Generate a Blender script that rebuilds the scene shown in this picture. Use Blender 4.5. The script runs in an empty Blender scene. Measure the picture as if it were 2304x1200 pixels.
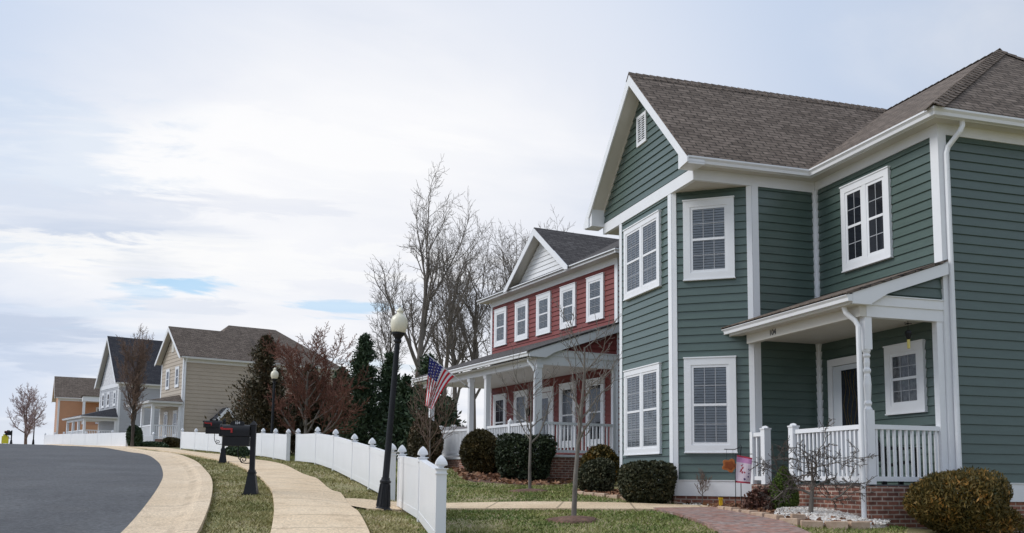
import bpy, math, random
import numpy as np
from mathutils import Vector, Matrix

SC = bpy.context.scene
COL = SC.collection
rnd = random.Random(7)
nrs = np.random.RandomState(11)

# ---------------------------------------------------------------- camera
F_PX, CY, PITCH, YAW, ROLL = 2200.65, 831.01, 0.1122057, 0.299535, -0.0102505   # lens in photo pixels, principal row, angles
_fw = np.array([math.sin(YAW)*math.cos(PITCH), math.cos(YAW)*math.cos(PITCH), math.sin(PITCH)])
_r0 = np.array([math.cos(YAW), -math.sin(YAW), 0.0])
_d0 = np.cross(_fw, _r0)
_rt = _r0*math.cos(ROLL)+_d0*math.sin(ROLL)
_dn = -_r0*math.sin(ROLL)+_d0*math.cos(ROLL)
cd = bpy.data.cameras.new('camera')
cam = bpy.data.objects.new('camera', cd)
COL.objects.link(cam)
cam.matrix_world = Matrix(((_rt[0], -_dn[0], -_fw[0], 0), (_rt[1], -_dn[1], -_fw[1], 0), (_rt[2], -_dn[2], -_fw[2], 0), (0, 0, 0, 1)))
cd.sensor_width = 36.0
cd.lens = F_PX/2304*36
cd.shift_y = (CY-600)/2304
cd.clip_start = 0.1
cd.clip_end = 5000
SC.camera = cam


def ray(px, py):
    return _rt*((px-1152)/F_PX)+_dn*((py-CY)/F_PX)+_fw


def at(px, py, d):
    "world point seen at a photo pixel, d metres into the picture (eye level is z = 0)"
    return Vector(ray(px, py)*d)


# ---------------------------------------------------------------- light
SUN_EL, SUN_AZ = math.radians(42), math.radians(-74)     # azimuth from +Y (north) towards +X
sd = bpy.data.lights.new('sun', 'SUN')
sd.energy = 1.5
sd.angle = math.radians(30)
sd.color = (1.0, 0.97, 0.93)
sun = bpy.data.objects.new('sun', sd)
COL.objects.link(sun)
_sv = Vector((math.sin(SUN_AZ)*math.cos(SUN_EL), math.cos(SUN_AZ)*math.cos(SUN_EL), math.sin(SUN_EL)))
sun.rotation_euler = _sv.to_track_quat('Z', 'Y').to_euler()

SC.view_settings.view_transform = 'Standard'
SC.view_settings.look = 'None'
SC.view_settings.exposure = 0.45
SC.view_settings.gamma = 1.0


def build_world():
    w = bpy.data.worlds.new('World')
    SC.world = w
    w.use_nodes = True
    nt = w.node_tree
    nt.nodes.clear()
    N = nt.nodes.new
    L = nt.links.new
    out = N('ShaderNodeOutputWorld')
    bg = N('ShaderNodeBackground')
    bg.inputs[1].default_value = 0.1
    L(bg.outputs[0], out.inputs[0])
    sky = N('ShaderNodeTexSky')
    sky.sky_type = 'NISHITA'
    sky.sun_disc = False
    sky.sun_elevation = SUN_EL
    sky.sun_rotation = SUN_AZ
    tc = N('ShaderNodeTexCoord')
    sep = N('ShaderNodeSeparateXYZ')
    L(tc.outputs['Generated'], sep.inputs[0])

    def math_(op, a, b=None, c=None, clamp=False):
        n = N('ShaderNodeMath')
        n.operation = op
        n.use_clamp = clamp
        for i, x in enumerate((a, b, c)):
            if x is None:
                continue
            if isinstance(x, (int, float)):
                n.inputs[i].default_value = x
            else:
                L(x, n.inputs[i])
        return n.outputs[0]

    def mixc(f, a, b):
        n = N('ShaderNodeMix')
        n.data_type = 'RGBA'
        for s, x in ((n.inputs[0], f), (n.inputs[6], a), (n.inputs[7], b)):
            if isinstance(x, (tuple, list)):
                s.default_value = (*x, 1)
            elif isinstance(x, (int, float)):
                s.default_value = x
            else:
                L(x, s)
        return n.outputs[2]

    def ramp(x, lo, hi):
        n = N('ShaderNodeMapRange')
        n.interpolation_type = 'SMOOTHSTEP'
        n.inputs[1].default_value = lo
        n.inputs[2].default_value = hi
        L(x, n.inputs[0])
        return n.outputs[0]

    z = math_('MAXIMUM', sep.outputs[2], 0.0)
    den = math_('ADD', z, 0.16)
    cx = math_('DIVIDE', sep.outputs[0], den)
    cy = math_('DIVIDE', sep.outputs[1], den)
    cmb = N('ShaderNodeCombineXYZ')
    L(cx, cmb.inputs[0])
    L(cy, cmb.inputs[1])

    def noise(scale, det, rough, dist, off, stretch=(1, 1, 1)):
        mp = N('ShaderNodeMapping')
        mp.inputs['Location'].default_value = off
        mp.inputs['Scale'].default_value = stretch
        mp.inputs['Rotation'].default_value = (0, 0, 0.35)
        L(cmb.outputs[0], mp.inputs[0])
        n = N('ShaderNodeTexNoise')
        n.inputs['Scale'].default_value = scale
        n.inputs['Detail'].default_value = det
        n.inputs['Roughness'].default_value = rough
        n.inputs['Distortion'].default_value = dist
        L(mp.outputs[0], n.inputs[0])
        return n.outputs[0]

    def dirblob(px, py, lo, hi):
        v = Vector(ray(px, py)).normalized()
        n = N('ShaderNodeVectorMath')
        n.operation = 'DOT_PRODUCT'
        L(tc.outputs['Generated'], n.inputs[0])
        n.inputs[1].default_value = v
        return ramp(n.outputs['Value'], math.cos(math.radians(lo)), math.cos(math.radians(hi)))

    K = 10.0/2**SC.view_settings.exposure
    def k(*c):
        return tuple(K*x for x in c)
    # cloud deck: bright veil where the sun sits behind it, grey undersides, a few blue gaps
    veil = dirblob(900, 600, 27, 3)
    n1 = noise(0.75, 6, 0.5, 0.35, (3.1, 1.7, 0), (1.0, 1.15, 1))
    n2 = noise(1.9, 8, 0.55, 0.5, (0.3, 5.2, 2), (0.8, 1.3, 1))
    n3 = noise(1.15, 7, 0.5, 0.2, (7.7, 2.2, 1), (0.7, 1.5, 1))
    base = mixc(veil, k(.60, .70, .875), k(.835, .86, .93))
    br = math_('MULTIPLY_ADD', n2, 0.45, math_('MULTIPLY', n1, 0.75))
    br = math_('ADD', br, math_('MULTIPLY', veil, 0.13))
    br = ramp(br, 0.58, 0.96)
    c1 = mixc(br, base, k(.985, .985, 1.0))
    # greyer bands of cloud underside
    low = ramp(sep.outputs[2], 0.20, 0.02)
    gray = ramp(n3, 0.50, 0.66)
    left = dirblob(-250, 800, 24, 4)
    gf = math_('MULTIPLY', gray, math_('ADD', 0.34, math_('MULTIPLY', left, 0.5)))
    c2 = mixc(gf, c1, k(.56, .645, .80))
    az = math_('ARCTAN2', sep.outputs[0], sep.outputs[1])
    el = math_('ARCSINE', sep.outputs[2])

    def cloudlet(px, py, wpx, hpx, lo, hi, nz):
        "soft stretched patch of cloud or clear air round one direction of the sky, torn by noise"
        v = Vector(ray(px, py)).normalized()
        a = math_('DIVIDE', math_('SUBTRACT', az, math.atan2(v.x, v.y)), wpx/2200)
        b = math_('DIVIDE', math_('SUBTRACT', el, math.asin(v.z)), hpx/2200)
        r2 = math_('ADD', math_('MULTIPLY', a, a), math_('MULTIPLY', b, b))
        g = math_('POWER', 2.71828, math_('MULTIPLY', r2, -1.0))
        gg = math_('MULTIPLY', g, 1.15)
        fade = ramp(g, .02, .30)
        return math_('MULTIPLY', fade, ramp(math_('MULTIPLY_ADD', nz, 3.8, math_('SUBTRACT', gg, 1.98)), lo, hi))
    nf = noise(4.2, 9, 0.62, 0.4, (1.3, 8.2, 4), (.7, 1.6, 1))
    for (px, py, wp, hp, lo, hi, amt, col) in (
            (330, 360, 330, 95, .25, .85, .75, (.99, .99, 1.0)), (780, 330, 300, 80, .30, .85, .65, (.99, .99, 1.0)), (120, 560, 380, 55, .30, .8, .8, (.99, .985, .98)),
            (560, 590, 520, 70, .30, .85, .6, (.99, .99, .99)), (60, 330, 260, 200, .30, .9, .55, (.63, .735, .89)), (260, 470, 330, 40, .30, .8, .55, (.70, .755, .87)),
            (620, 480, 260, 30, .35, .8, .45, (.74, .78, .88)), (50, 745, 150, 42, .30, 1.0, .7, (.54, .62, .77)), (150, 815, 220, 42, .3, 1.0, .6, (.54, .63, .79)), (330, 610, 120, 50, .3, 1.1, .5, (.66, .72, .83)),
            (400, 690, 200, 26, .40, .8, .5, (.70, .76, .87))):
        pass_c = cloudlet(px, py, wp, hp, lo, hi, nf)
        c2 = mixc(math_('MULTIPLY', pass_c, amt), c2, k(*col))
    for (px, py, wp, hp, amt) in ((430, 642, 105, 22, .8), (330, 655, 75, 18, .45), (770, 694, 115, 26, .6), (270, 690, 70, 16, .3)):
        c2 = mixc(math_('MULTIPLY', cloudlet(px, py, wp, hp, .30, .95, nf), amt), c2, k(.42, .69, .95))
    # blue gaps low in the sky
    gap = ramp(noise(2.3, 5, 0.5, 0.1, (2.4, 0.6, 5), (0.6, 1.7, 1)), 0.60, 0.70)
    gapf = math_('MULTIPLY', math_('MULTIPLY', gap, low), 0.8)
    blue = mixc(0.55, k(.42, .66, .93), sky.outputs[0])
    c3 = mixc(gapf, c2, blue)
    # horizon glow and dim ground half
    hz = ramp(sep.outputs[2], 0.10, 0.0)
    c4 = mixc(math_('MULTIPLY', hz, 0.55), c3, k(.93, .92, .92))
    # unseen sky away from the sun is dimmed to shade the walls and porch
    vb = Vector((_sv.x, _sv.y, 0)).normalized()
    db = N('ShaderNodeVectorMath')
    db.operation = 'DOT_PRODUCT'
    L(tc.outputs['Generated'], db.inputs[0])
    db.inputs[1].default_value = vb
    sky_dim = ramp(db.outputs['Value'], -.05, -.85)
    c4 = mixc(math_('MULTIPLY', sky_dim, .45), c4, k(.30, .34, .42))
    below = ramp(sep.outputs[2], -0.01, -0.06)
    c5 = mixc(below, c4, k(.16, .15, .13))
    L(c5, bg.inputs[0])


build_world()

# ---------------------------------------------------------------- materials
MATS = {}


def mat(name, color, rough=0.6, spec=0.4, var=0.0, vscale=3.0, bump=0.0, bscale=40.0, metal=0.0, col2=None, stretch=None, coat=0.0, trans=None):
    if name in MATS:
        return MATS[name]
    m = bpy.data.materials.new(name)
    m.use_nodes = True
    nt = m.node_tree
    b = nt.nodes['Principled BSDF']
    b.inputs['Base Color'].default_value = (*color, 1)
    b.inputs['Roughness'].default_value = rough
    b.inputs['Specular IOR Level'].default_value = spec
    b.inputs['Metallic'].default_value = metal
    tc = nt.nodes.new('ShaderNodeTexCoord')
    src = tc.outputs['Object']
    if stretch:
        mp = nt.nodes.new('ShaderNodeMapping')
        mp.inputs['Scale'].default_value = stretch
        nt.links.new(src, mp.inputs[0])
        src = mp.outputs[0]
    if var > 0 or col2:
        n = nt.nodes.new('ShaderNodeTexNoise')
        n.inputs['Scale'].default_value = vscale
        n.inputs['Detail'].default_value = 6
        n.inputs['Roughness'].default_value = 0.6
        nt.links.new(src, n.inputs[0])
        mr = nt.nodes.new('ShaderNodeMapRange')
        mr.inputs[1].default_value = 0.3
        mr.inputs[2].default_value = 0.7
        nt.links.new(n.outputs[0], mr.inputs[0])
        mx = nt.nodes.new('ShaderNodeMix')
        mx.data_type = 'RGBA'
        c2 = col2 or tuple(min(1, c*(1+var)) for c in color)
        c1 = color if col2 else tuple(c*(1-var) for c in color)
        mx.inputs[6].default_value = (*c1, 1)
        mx.inputs[7].default_value = (*c2, 1)
        nt.links.new(mr.outputs[0], mx.inputs[0])
        nt.links.new(mx.outputs[2], b.inputs['Base Color'])
    if bump > 0:
        n = nt.nodes.new('ShaderNodeTexNoise')
        n.inputs['Scale'].default_value = bscale
        n.inputs['Detail'].default_value = 5
        nt.links.new(src, n.inputs[0])
        bp = nt.nodes.new('ShaderNodeBump')
        bp.inputs['Strength'].default_value = bump
        bp.inputs['Distance'].default_value = 0.02
        nt.links.new(n.outputs[0], bp.inputs['Height'])
        nt.links.new(bp.outputs[0], b.inputs['Normal'])
    MATS[name] = m
    return m


def leafmat(name, c1, c2, c3=None, rough=0.6, scale=1.5, island=.55, drift=.45):
    "foliage: colour differs from leaf to leaf and drifts through the plant"
    if name in MATS:
        return MATS[name]
    m = bpy.data.materials.new(name)
    m.use_nodes = True
    nt = m.node_tree
    b = nt.nodes['Principled BSDF']
    b.inputs['Roughness'].default_value = rough
    b.inputs['Specular IOR Level'].default_value = 0.3
    geo = nt.nodes.new('ShaderNodeNewGeometry')
    rp = nt.nodes.new('ShaderNodeValToRGB')
    e = rp.color_ramp.elements
    e[0].color = (*c1, 1)
    e[1].color = (*c2, 1)
    e[0].position, e[1].position = 0.15, 0.75
    if c3:
        x = e.new(0.95)
        x.color = (*c3, 1)
    tc = nt.nodes.new('ShaderNodeTexCoord')
    n = nt.nodes.new('ShaderNodeTexNoise')
    n.inputs['Scale'].default_value = scale
    n.inputs['Detail'].default_value = 3
    nt.links.new(tc.outputs['Object'], n.inputs[0])
    ad = nt.nodes.new('ShaderNodeMath')
    ad.operation = 'MULTIPLY_ADD'
    ad.inputs[1].default_value = island
    nt.links.new(geo.outputs['Random Per Island'], ad.inputs[0])
    mr = nt.nodes.new('ShaderNodeMapRange')
    mr.inputs[1].default_value = 0.3
    mr.inputs[2].default_value = 0.7
    mr.inputs[4].default_value = drift
    nt.links.new(n.outputs[0], mr.inputs[0])
    nt.links.new(mr.outputs[0], ad.inputs[2])
    nt.links.new(ad.outputs[0], rp.inputs[0])
    nt.links.new(rp.outputs[0], b.inputs['Base Color'])
    MATS[name] = m
    return m


def brickmat(name, ca, cb, mortar, bw=0.2, bh=0.0667, ms=0.011, rough=0.85, bump=0.4, noise_amt=0.35, offs=0.5, herring=False):
    if name in MATS:
        return MATS[name]
    m = bpy.data.materials.new(name)
    m.use_nodes = True
    nt = m.node_tree
    b = nt.nodes['Principled BSDF']
    b.inputs['Roughness'].default_value = rough
    b.inputs['Specular IOR Level'].default_value = 0.25
    uv = nt.nodes.new('ShaderNodeUVMap')
    br = nt.nodes.new('ShaderNodeTexBrick')
    br.offset = offs
    br.inputs['Scale'].default_value = 1.0
    br.inputs['Brick Width'].default_value = bw
    br.inputs['Row Height'].default_value = bh
    br.inputs['Mortar Size'].default_value = ms
    br.inputs['Mortar Smooth'].default_value = 0.2
    br.inputs['Bias'].default_value = 0.0
    br.inputs['Color1'].default_value = (*ca, 1)
    br.inputs['Color2'].default_value = (*cb, 1)
    br.inputs['Mortar'].default_value = (*mortar, 1)
    nt.links.new(uv.outputs[0], br.inputs[0])
    n = nt.nodes.new('ShaderNodeTexNoise')
    n.inputs['Scale'].default_value = 9
    n.inputs['Detail'].default_value = 6
    nt.links.new(uv.outputs[0], n.inputs[0])
    mr = nt.nodes.new('ShaderNodeMapRange')
    mr.inputs[1].default_value = 0.3
    mr.inputs[2].default_value = 0.7
    mr.inputs[3].default_value = 1-noise_amt
    mr.inputs[4].default_value = 1+noise_amt
    nt.links.new(n.outputs[0], mr.inputs[0])
    mx = nt.nodes.new('ShaderNodeMix')
    mx.data_type = 'RGBA'
    mx.blend_type = 'MULTIPLY'
    mx.inputs[0].default_value = 1
    nt.links.new(br.outputs[0], mx.inputs[6])
    nt.links.new(mr.outputs[0], mx.inputs[7])
    nt.links.new(mx.outputs[2], b.inputs['Base Color'])
    bp = nt.nodes.new('ShaderNodeBump')
    bp.inputs['Strength'].default_value = bump
    bp.inputs['Distance'].default_value = 0.01
    bp.invert = True
    nt.links.new(br.outputs[1], bp.inputs['Height'])
    nt.links.new(bp.outputs[0], b.inputs['Normal'])
    MATS[name] = m
    return m


def glassmat():
    m = bpy.data.materials.new('window_glass')
    m.use_nodes = True
    nt = m.node_tree
    nt.nodes.clear()
    o = nt.nodes.new('ShaderNodeOutputMaterial')
    t = nt.nodes.new('ShaderNodeBsdfTransparent')
    t.inputs[0].default_value = (.80, .83, .86, 1)
    g = nt.nodes.new('ShaderNodeBsdfGlossy')
    g.inputs['Roughness'].default_value = 0.02
    fr = nt.nodes.new('ShaderNodeFresnel')
    fr.inputs[0].default_value = 1.55
    mx = nt.nodes.new('ShaderNodeMixShader')
    nt.links.new(fr.outputs[0], mx.inputs[0])
    nt.links.new(t.outputs[0], mx.inputs[1])
    nt.links.new(g.outputs[0], mx.inputs[2])
    nt.links.new(mx.outputs[0], o.inputs[0])
    return m


GLASS = glassmat()
M_WHITE = mat('white_trim', (.78, .79, .81), 0.45, 0.4, var=0.03, vscale=2.0)
M_VINYL = mat('white_vinyl', (.80, .81, .83), 0.35, 0.45, var=0.025, vscale=1.3)
M_CREAM = mat('soffit_vinyl', (.62, .595, .54), 0.5, 0.3, var=0.03, vscale=2.0)
M_GREEN = mat('green_clapboard', (.074, .112, .098), 0.30, 0.62, var=0.09, vscale=2.2, bump=0.05, bscale=60, stretch=(1, 1, 6))
M_RED = mat('red_clapboard', (.205, .050, .044), 0.5, 0.35, var=0.07, vscale=2.0)
M_TAN = mat('tan_clapboard', (.46, .39, .31), 0.5, 0.4, var=0.05, vscale=2.0)
M_GRAY = mat('grey_clapboard', (.44, .45, .475), 0.5, 0.4, var=0.05, vscale=2.0)
M_ORANGE = mat('orange_clapboard', (.52, .27, .15), 0.5, 0.4, var=0.05, vscale=2.0)
M_BLACK = mat('black_paint', (.008, .009, .012), 0.5, 0.3, var=0.2, vscale=8)
M_DARK = mat('dark_interior', (.018, .020, .026), 0.25, 0.5)
M_BLIND = mat('window_blind', (.56, .575, .60), 0.6, 0.3, var=0.15, vscale=3)
M_FLAG_R = mat('flag_red', (.55, .025, .04), 0.8, 0.1)
M_FLAG_W = mat('flag_white', (.78, .77, .77), 0.8, 0.1)
M_FLAG_B = mat('flag_blue', (.035, .04, .17), 0.8, 0.1)
M_METAL = mat('grey_metal', (.35, .35, .36), 0.4, 0.5, metal=0.6)
M_BARK = mat('grey_bark', (.13, .114, .098), 0.9, 0.2, col2=(.24, .215, .19), vscale=9, bump=0.5, bscale=30, stretch=(1, 1, .35))
M_BARKD = mat('dark_bark', (.055, .045, .04), 0.9, 0.2, col2=(.12, .10, .085), vscale=3, stretch=(1, 1, .4))
M_BARKG = mat('far_bark', (.12, .105, .092), 0.9, 0.2, col2=(.22, .195, .17), vscale=1.2, stretch=(1, 1, .4))
M_TWIGR = mat('red_twig', (.12, .056, .042), 0.85, 0.2, col2=(.20, .092, .064), vscale=2)
M_TWIGB = mat('brown_twig', (.14, .098, .076), 0.9, 0.2, col2=(.22, .15, .115), vscale=3)
M_TWIGP = mat('pinkish_twig', (.42, .32, .31), 0.9, 0.2, col2=(.32, .23, .22), vscale=2)
M_BRICK = brickmat('red_brick', (.30, .125, .085), (.16, .07, .055), (.40, .32, .27))
M_PAVER = brickmat('brick_paver', (.34, .17, .13), (.30, .24, .22), (.22, .17, .14), bw=0.2, bh=0.1, ms=0.006, bump=0.2)
M_SHINGLE = brickmat('brown_shingle', (.120, .094, .076), (.205, .164, .135), (.042, .034, .028), bw=0.28, bh=0.118, ms=0.012, rough=0.95, bump=0.5, noise_amt=0.32, offs=0.37)
M_SHINGLEC = brickmat('charcoal_shingle', (.048, .048, .056), (.075, .073, .08), (.03, .03, .034), bw=0.32, bh=0.14, ms=0.012, rough=0.95, bump=0.4, noise_amt=0.25, offs=0.37)
M_SHINGLEW = brickmat('weathered_shingle', (.066, .060, .060), (.112, .104, .102), (.034, .031, .031), bw=0.32, bh=0.14, ms=0.012, rough=0.95, bump=0.4, noise_amt=0.25, offs=0.37)
M_SHINGLEG = brickmat('grey_shingle', (.085, .082, .088), (.13, .125, .13), (.05, .05, .055), bw=0.32, bh=0.14, ms=0.012, rough=0.95, bump=0.4, noise_amt=0.25, offs=0.37)
M_STONE = mat('edging_stone', (.42, .29, .20), 0.9, 0.2, col2=(.55, .42, .32), vscale=9, bump=0.3)


# ---------------------------------------------------------------- mesh helpers
class MB:
    def __init__(s):
        s.v = []
        s.f = []
        s.u = {}

    def add(s, vs, fs):
        n = len(s.v)
        s.v += [tuple(p) for p in vs]
        s.f += [tuple(i+n for i in f) for f in fs]

    def poly(s, *pts, uv=None):
        n = len(s.v)
        s.v += [tuple(p) for p in pts]
        s.f.append(tuple(range(n, n+len(pts))))
        if uv:
            s.u[len(s.f)-1] = uv

    def hexa(s, p):
        s.add(p, [(0, 3, 2, 1), (4, 5, 6, 7), (0, 1, 5, 4), (1, 2, 6, 5), (2, 3, 7, 6), (3, 0, 4, 7)])

    def box(s, x0, y0, z0, x1, y1, z1):
        s.hexa([(x0, y0, z0), (x1, y0, z0), (x1, y1, z0), (x0, y1, z0), (x0, y0, z1), (x1, y0, z1), (x1, y1, z1), (x0, y1, z1)])

    def fbox(s, F, s0, s1, z0, z1, n0, n1):
        s.hexa([F(s0, z0, n1), F(s1, z0, n1), F(s1, z0, n0), F(s0, z0, n0), F(s0, z1, n1), F(s1, z1, n1), F(s1, z1, n0), F(s0, z1, n0)])

    def bar(s, a, b, w, h=None, up=(0, 0, 1)):
        "square bar between two points"
        h = h or w
        a, b = Vector(a), Vector(b)
        d = (b-a).normalized()
        u = Vector(up)
        if abs(d.dot(u)) > .99:
            u = Vector((1, 0, 0))
        r = d.cross(u).normalized()*w/2
        t = r.cross(d).normalized()*h/2
        s.hexa([a-r-t, a+r-t, a+r+t, a-r+t, b-r-t, b+r-t, b+r+t, b-r+t])

    def tube(s, path, radii, n=8, cap=True):
        path = [Vector(p) for p in path]
        if not hasattr(radii, '__len__'):
            radii = [radii]*len(path)
        base = len(s.v)
        pr = None
        for i, p in enumerate(path):
            d = (path[min(i+1, len(path)-1)]-path[max(i-1, 0)])
            d = d.normalized() if d.length > 1e-9 else Vector((0, 0, 1))
            if pr is None:
                pr = d.orthogonal().normalized()
            pr = pr-d*pr.dot(d)
            pr = pr.normalized() if pr.length > 1e-6 else d.orthogonal().normalized()
            q = d.cross(pr)
            for k in range(n):
                a = 2*math.pi*k/n
                s.v.append(tuple(p+(pr*math.cos(a)+q*math.sin(a))*radii[i]))
        for i in range(len(path)-1):
            for k in range(n):
                a = base+i*n+k
                b = base+i*n+(k+1) % n
                s.f.append((a, b, b+n, a+n))
        if cap:
            s.f.append(tuple(base+k for k in reversed(range(n))))
            s.f.append(tuple(base+(len(path)-1)*n+k for k in range(n)))

    def lathe(s, prof, o=(0, 0, 0), n=16):
        base = len(s.v)
        for r, z in prof:
            for k in range(n):
                a = 2*math.pi*k/n
                s.v.append((o[0]+r*math.cos(a), o[1]+r*math.sin(a), o[2]+z))
        m = len(prof)
        for i in range(m-1):
            for k in range(n):
                a = base+i*n+k
                b = base+i*n+(k+1) % n
                s.f.append((a, b, b+n, a+n))
        s.f.append(tuple(base+k for k in reversed(range(n))))
        s.f.append(tuple(base+(m-1)*n+k for k in range(n)))

    def slab(s, pts, t):
        "polygon with thickness t downwards"
        a = [Vector(p) for p in pts]
        b = [p-Vector((0, 0, t)) for p in a]
        n = len(a)
        s.poly(*a)
        s.poly(*reversed(b))
        for i in range(n):
            j = (i+1) % n
            s.poly(a[j], a[i], b[i], b[j])

    def extrude(s, path, prof):
        "profile (outwards, z) swept along a plan path (outwards = right of travel), mitred"
        P = [Vector(p) for p in path]
        n = len(prof)
        base = len(s.v)
        for i, p in enumerate(P):
            def nr(a, b):
                d = (P[b]-P[a])
                return Vector((d.y, -d.x, 0)).normalized()
            if i == 0:
                m = nr(0, 1)
            elif i == len(P)-1:
                m = nr(i-1, i)
            else:
                a, b = nr(i-1, i), nr(i, i+1)
                m = (a+b)/(1+a.dot(b))
            for o, z in prof:
                s.v.append((p.x+m.x*o, p.y+m.y*o, p.z+z))
        for i in range(len(P)-1):
            for k in range(n):
                j = (k+1) % n
                s.f.append((base+i*n+k, base+i*n+j, base+(i+1)*n+j, base+(i+1)*n+k))
        s.f.append(tuple(base+k for k in range(n)))
        s.f.append(tuple(base+(len(P)-1)*n+k for k in reversed(range(n))))

    def build(s, name, material, parent=None, dz=0.0, smooth=False, uv=True, loc=None):
        me = bpy.data.meshes.new(name)
        vs = [(p[0], p[1], p[2]+dz) for p in s.v] if dz else s.v
        me.from_pydata(vs, [], s.f)
        mats = material if isinstance(material, (list, tuple)) else [material]
        for m in mats:
            me.materials.append(m)
        if uv:
            me.update()
            lay = me.uv_layers.new(name='UVMap')
            data = np.zeros((len(me.loops), 2), dtype=np.float32)
            V = s.v
            for i, pl in enumerate(me.polygons):
                g = s.u.get(i)
                if g:
                    for q, li in enumerate(pl.loop_indices):
                        data[li] = g[q]
                    continue
                nx, ny, nz = pl.normal
                h = math.hypot(nx, ny)
                if h < .05:
                    for li, vi in zip(pl.loop_indices, pl.vertices):
                        data[li] = V[vi][0], V[vi][1]
                else:
                    ux, uy = -ny/h, nx/h
                    vx, vy, vz = -nz*nx/h, -nz*ny/h, h
                    for li, vi in zip(pl.loop_indices, pl.vertices):
                        p = V[vi]
                        data[li] = p[0]*ux+p[1]*uy, p[0]*vx+p[1]*vy+p[2]*vz
            lay.data.foreach_set('uv', data.ravel())
        if smooth:
            me.polygons.foreach_set('use_smooth', [True]*len(me.polygons))
        me.update()
        o = bpy.data.objects.new(name, me)
        COL.objects.link(o)
        if parent is not None:
            o.parent = parent
        if loc is not None:
            o.location = loc
        return o


def wall(ox, oy, dx, dy):
    "frame of a wall: s along it (left to right from outside), z up, n outwards"
    h = math.hypot(dx, dy)
    dx, dy = dx/h, dy/h
    return lambda s, z, n=0.0: (ox+dx*s+dy*n, oy+dy*s-dx*n, z)


def empty(name, loc, rz, label, cat, group=None):
    o = bpy.data.objects.new(name, None)
    o.empty_display_size = 0.3
    COL.objects.link(o)
    o.location = loc
    o.rotation_euler = (0, 0, rz)
    tag(o, label, cat, group)
    return o


def tag(o, label=None, cat=None, group=None, kind=None):
    if label:
        o['label'] = label
    if cat:
        o['category'] = cat
    if group:
        o['group'] = group
    if kind:
        o['kind'] = kind
    return o


def copy_tree(o, parent=None):
    c = o.copy()
    COL.objects.link(c)
    if parent is not None:
        c.parent = parent
    for ch in [x for x in bpy.data.objects if x.parent == o]:
        copy_tree(ch, c)
    return c


def fast_mesh(name, verts, nper, material, parent=None, kind=None):
    "mesh of many separate n-gons from a (k*nper, 3) array"
    k = len(verts)//nper
    me = bpy.data.meshes.new(name)
    me.vertices.add(len(verts))
    me.vertices.foreach_set('co', np.asarray(verts, dtype=np.float32).ravel())
    me.loops.add(len(verts))
    me.loops.foreach_set('vertex_index', np.arange(len(verts), dtype=np.int32))
    me.polygons.add(k)
    me.polygons.foreach_set('loop_start', np.arange(0, len(verts), nper, dtype=np.int32))
    me.polygons.foreach_set('loop_total', np.full(k, nper, dtype=np.int32))
    mats = material if isinstance(material, (list, tuple)) else [material]
    for m in mats:
        me.materials.append(m)
    if len(mats) > 1:
        me.polygons.foreach_set('material_index', nrs.randint(0, len(mats), k).astype(np.int32))
    me.update(calc_edges=True)
    me.validate()
    o = bpy.data.objects.new(name, me)
    COL.objects.link(o)
    if parent is not None:
        o.parent = parent
    if kind:
        o['kind'] = kind
    return o


def leaf_quads(c, size, aspect=1.8, axis=None, spread=1.0, dev=None):
    "pointed leaf quads at points c; axis = preferred long direction"
    n = len(c)
    a = nrs.normal(size=(n, 3))
    if axis is not None:
        a = axis+a*spread
    a /= np.linalg.norm(a, axis=1)[:, None]+1e-9
    b = np.cross(a, nrs.normal(size=(n, 3)))
    b /= np.linalg.norm(b, axis=1)[:, None]+1e-9
    sz = (size*(0.6+0.8*nrs.rand(n)))[:, None]
    v = np.empty((n, 4, 3))
    v[:, 0] = c-a*sz*.5*aspect
    v[:, 1] = c+b*sz*.5
    v[:, 2] = c+a*sz*.5*aspect
    v[:, 3] = c-b*sz*.5
    return v.reshape(-1, 3)

# ---------------------------------------------------------------- terrain
CYW, SYW = math.cos(YAW), math.sin(YAW)


def uh(E_, N_):
    return E_*CYW-N_*SYW, E_*SYW+N_*CYW


def en(u, h):
    return u*CYW+h*SYW, -u*SYW+h*CYW


CTRL = [  # photo pixel, photo pixel, metres away: heights of the ground read off mailbox, lamp, fence and house bases
    (271, 1200, 12.5), (325, 1150, 14.6), (358, 1112, 17), (375, 1075, 21.7), (371, 1058, 24.6), (346, 1037, 29.3), (300, 1021, 38.5),
    (250, 1012, 47.5), (200, 1007, 58), (142, 1004, 72), (83, 1002, 84), (10, 1001.5, 98),
    (617, 1200, 12.5), (615, 1158, 14.2), (607, 1117, 16.7), (588, 1083, 20.5), (559, 1058, 24.6), (505, 1042, 28), (459, 1031, 32), (380, 1022, 38),
    (842, 1200, 12.5), (809, 1152, 14.5), (755, 1104, 17.6), (713, 1077, 21.5), (630, 1051, 26), (580, 1041, 28.5),
    (863, 1155, 16.6), (880, 1134, 19), (834, 1106, 20.8), (795, 1090, 22.2), (752, 1074, 24.2), (667, 1040, 32.2), (640, 1040, 33.1), (607, 1030, 37),
    (405, 1011, 51.5), (283, 1007, 60.5), (95, 1003, 86),
    (903, 1145, 17.2), (950, 1181, 14.4), (990, 1228, 12.2),
    (1300, 1200, 13.4), (1700, 1198, 13.6), (1290, 1170, 14.6), (1192, 1106, 20.0), (1100, 1143, 17.4), (1600, 1146, 17.2), (1350, 1145, 17.2),
    (1520, 1137, 18.4), (1405, 1119, 18.9), (1340, 1113, 20.6), (1763, 1149, 16.2), (1955, 1180, 14.55), (2150, 1203, 14.6), (2290, 1206, 15.4), (1822, 1158, 15.2), (1560, 1155, 16.4),
    (1290, 1082, 27.0), (1180, 1086, 25.5), (1095, 1062, 29.5), (1010, 1052, 33.5), (1050, 1040, 36), (930, 1050, 33), (850, 1042, 42), (720, 1030, 44),
]
_P = []
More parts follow.
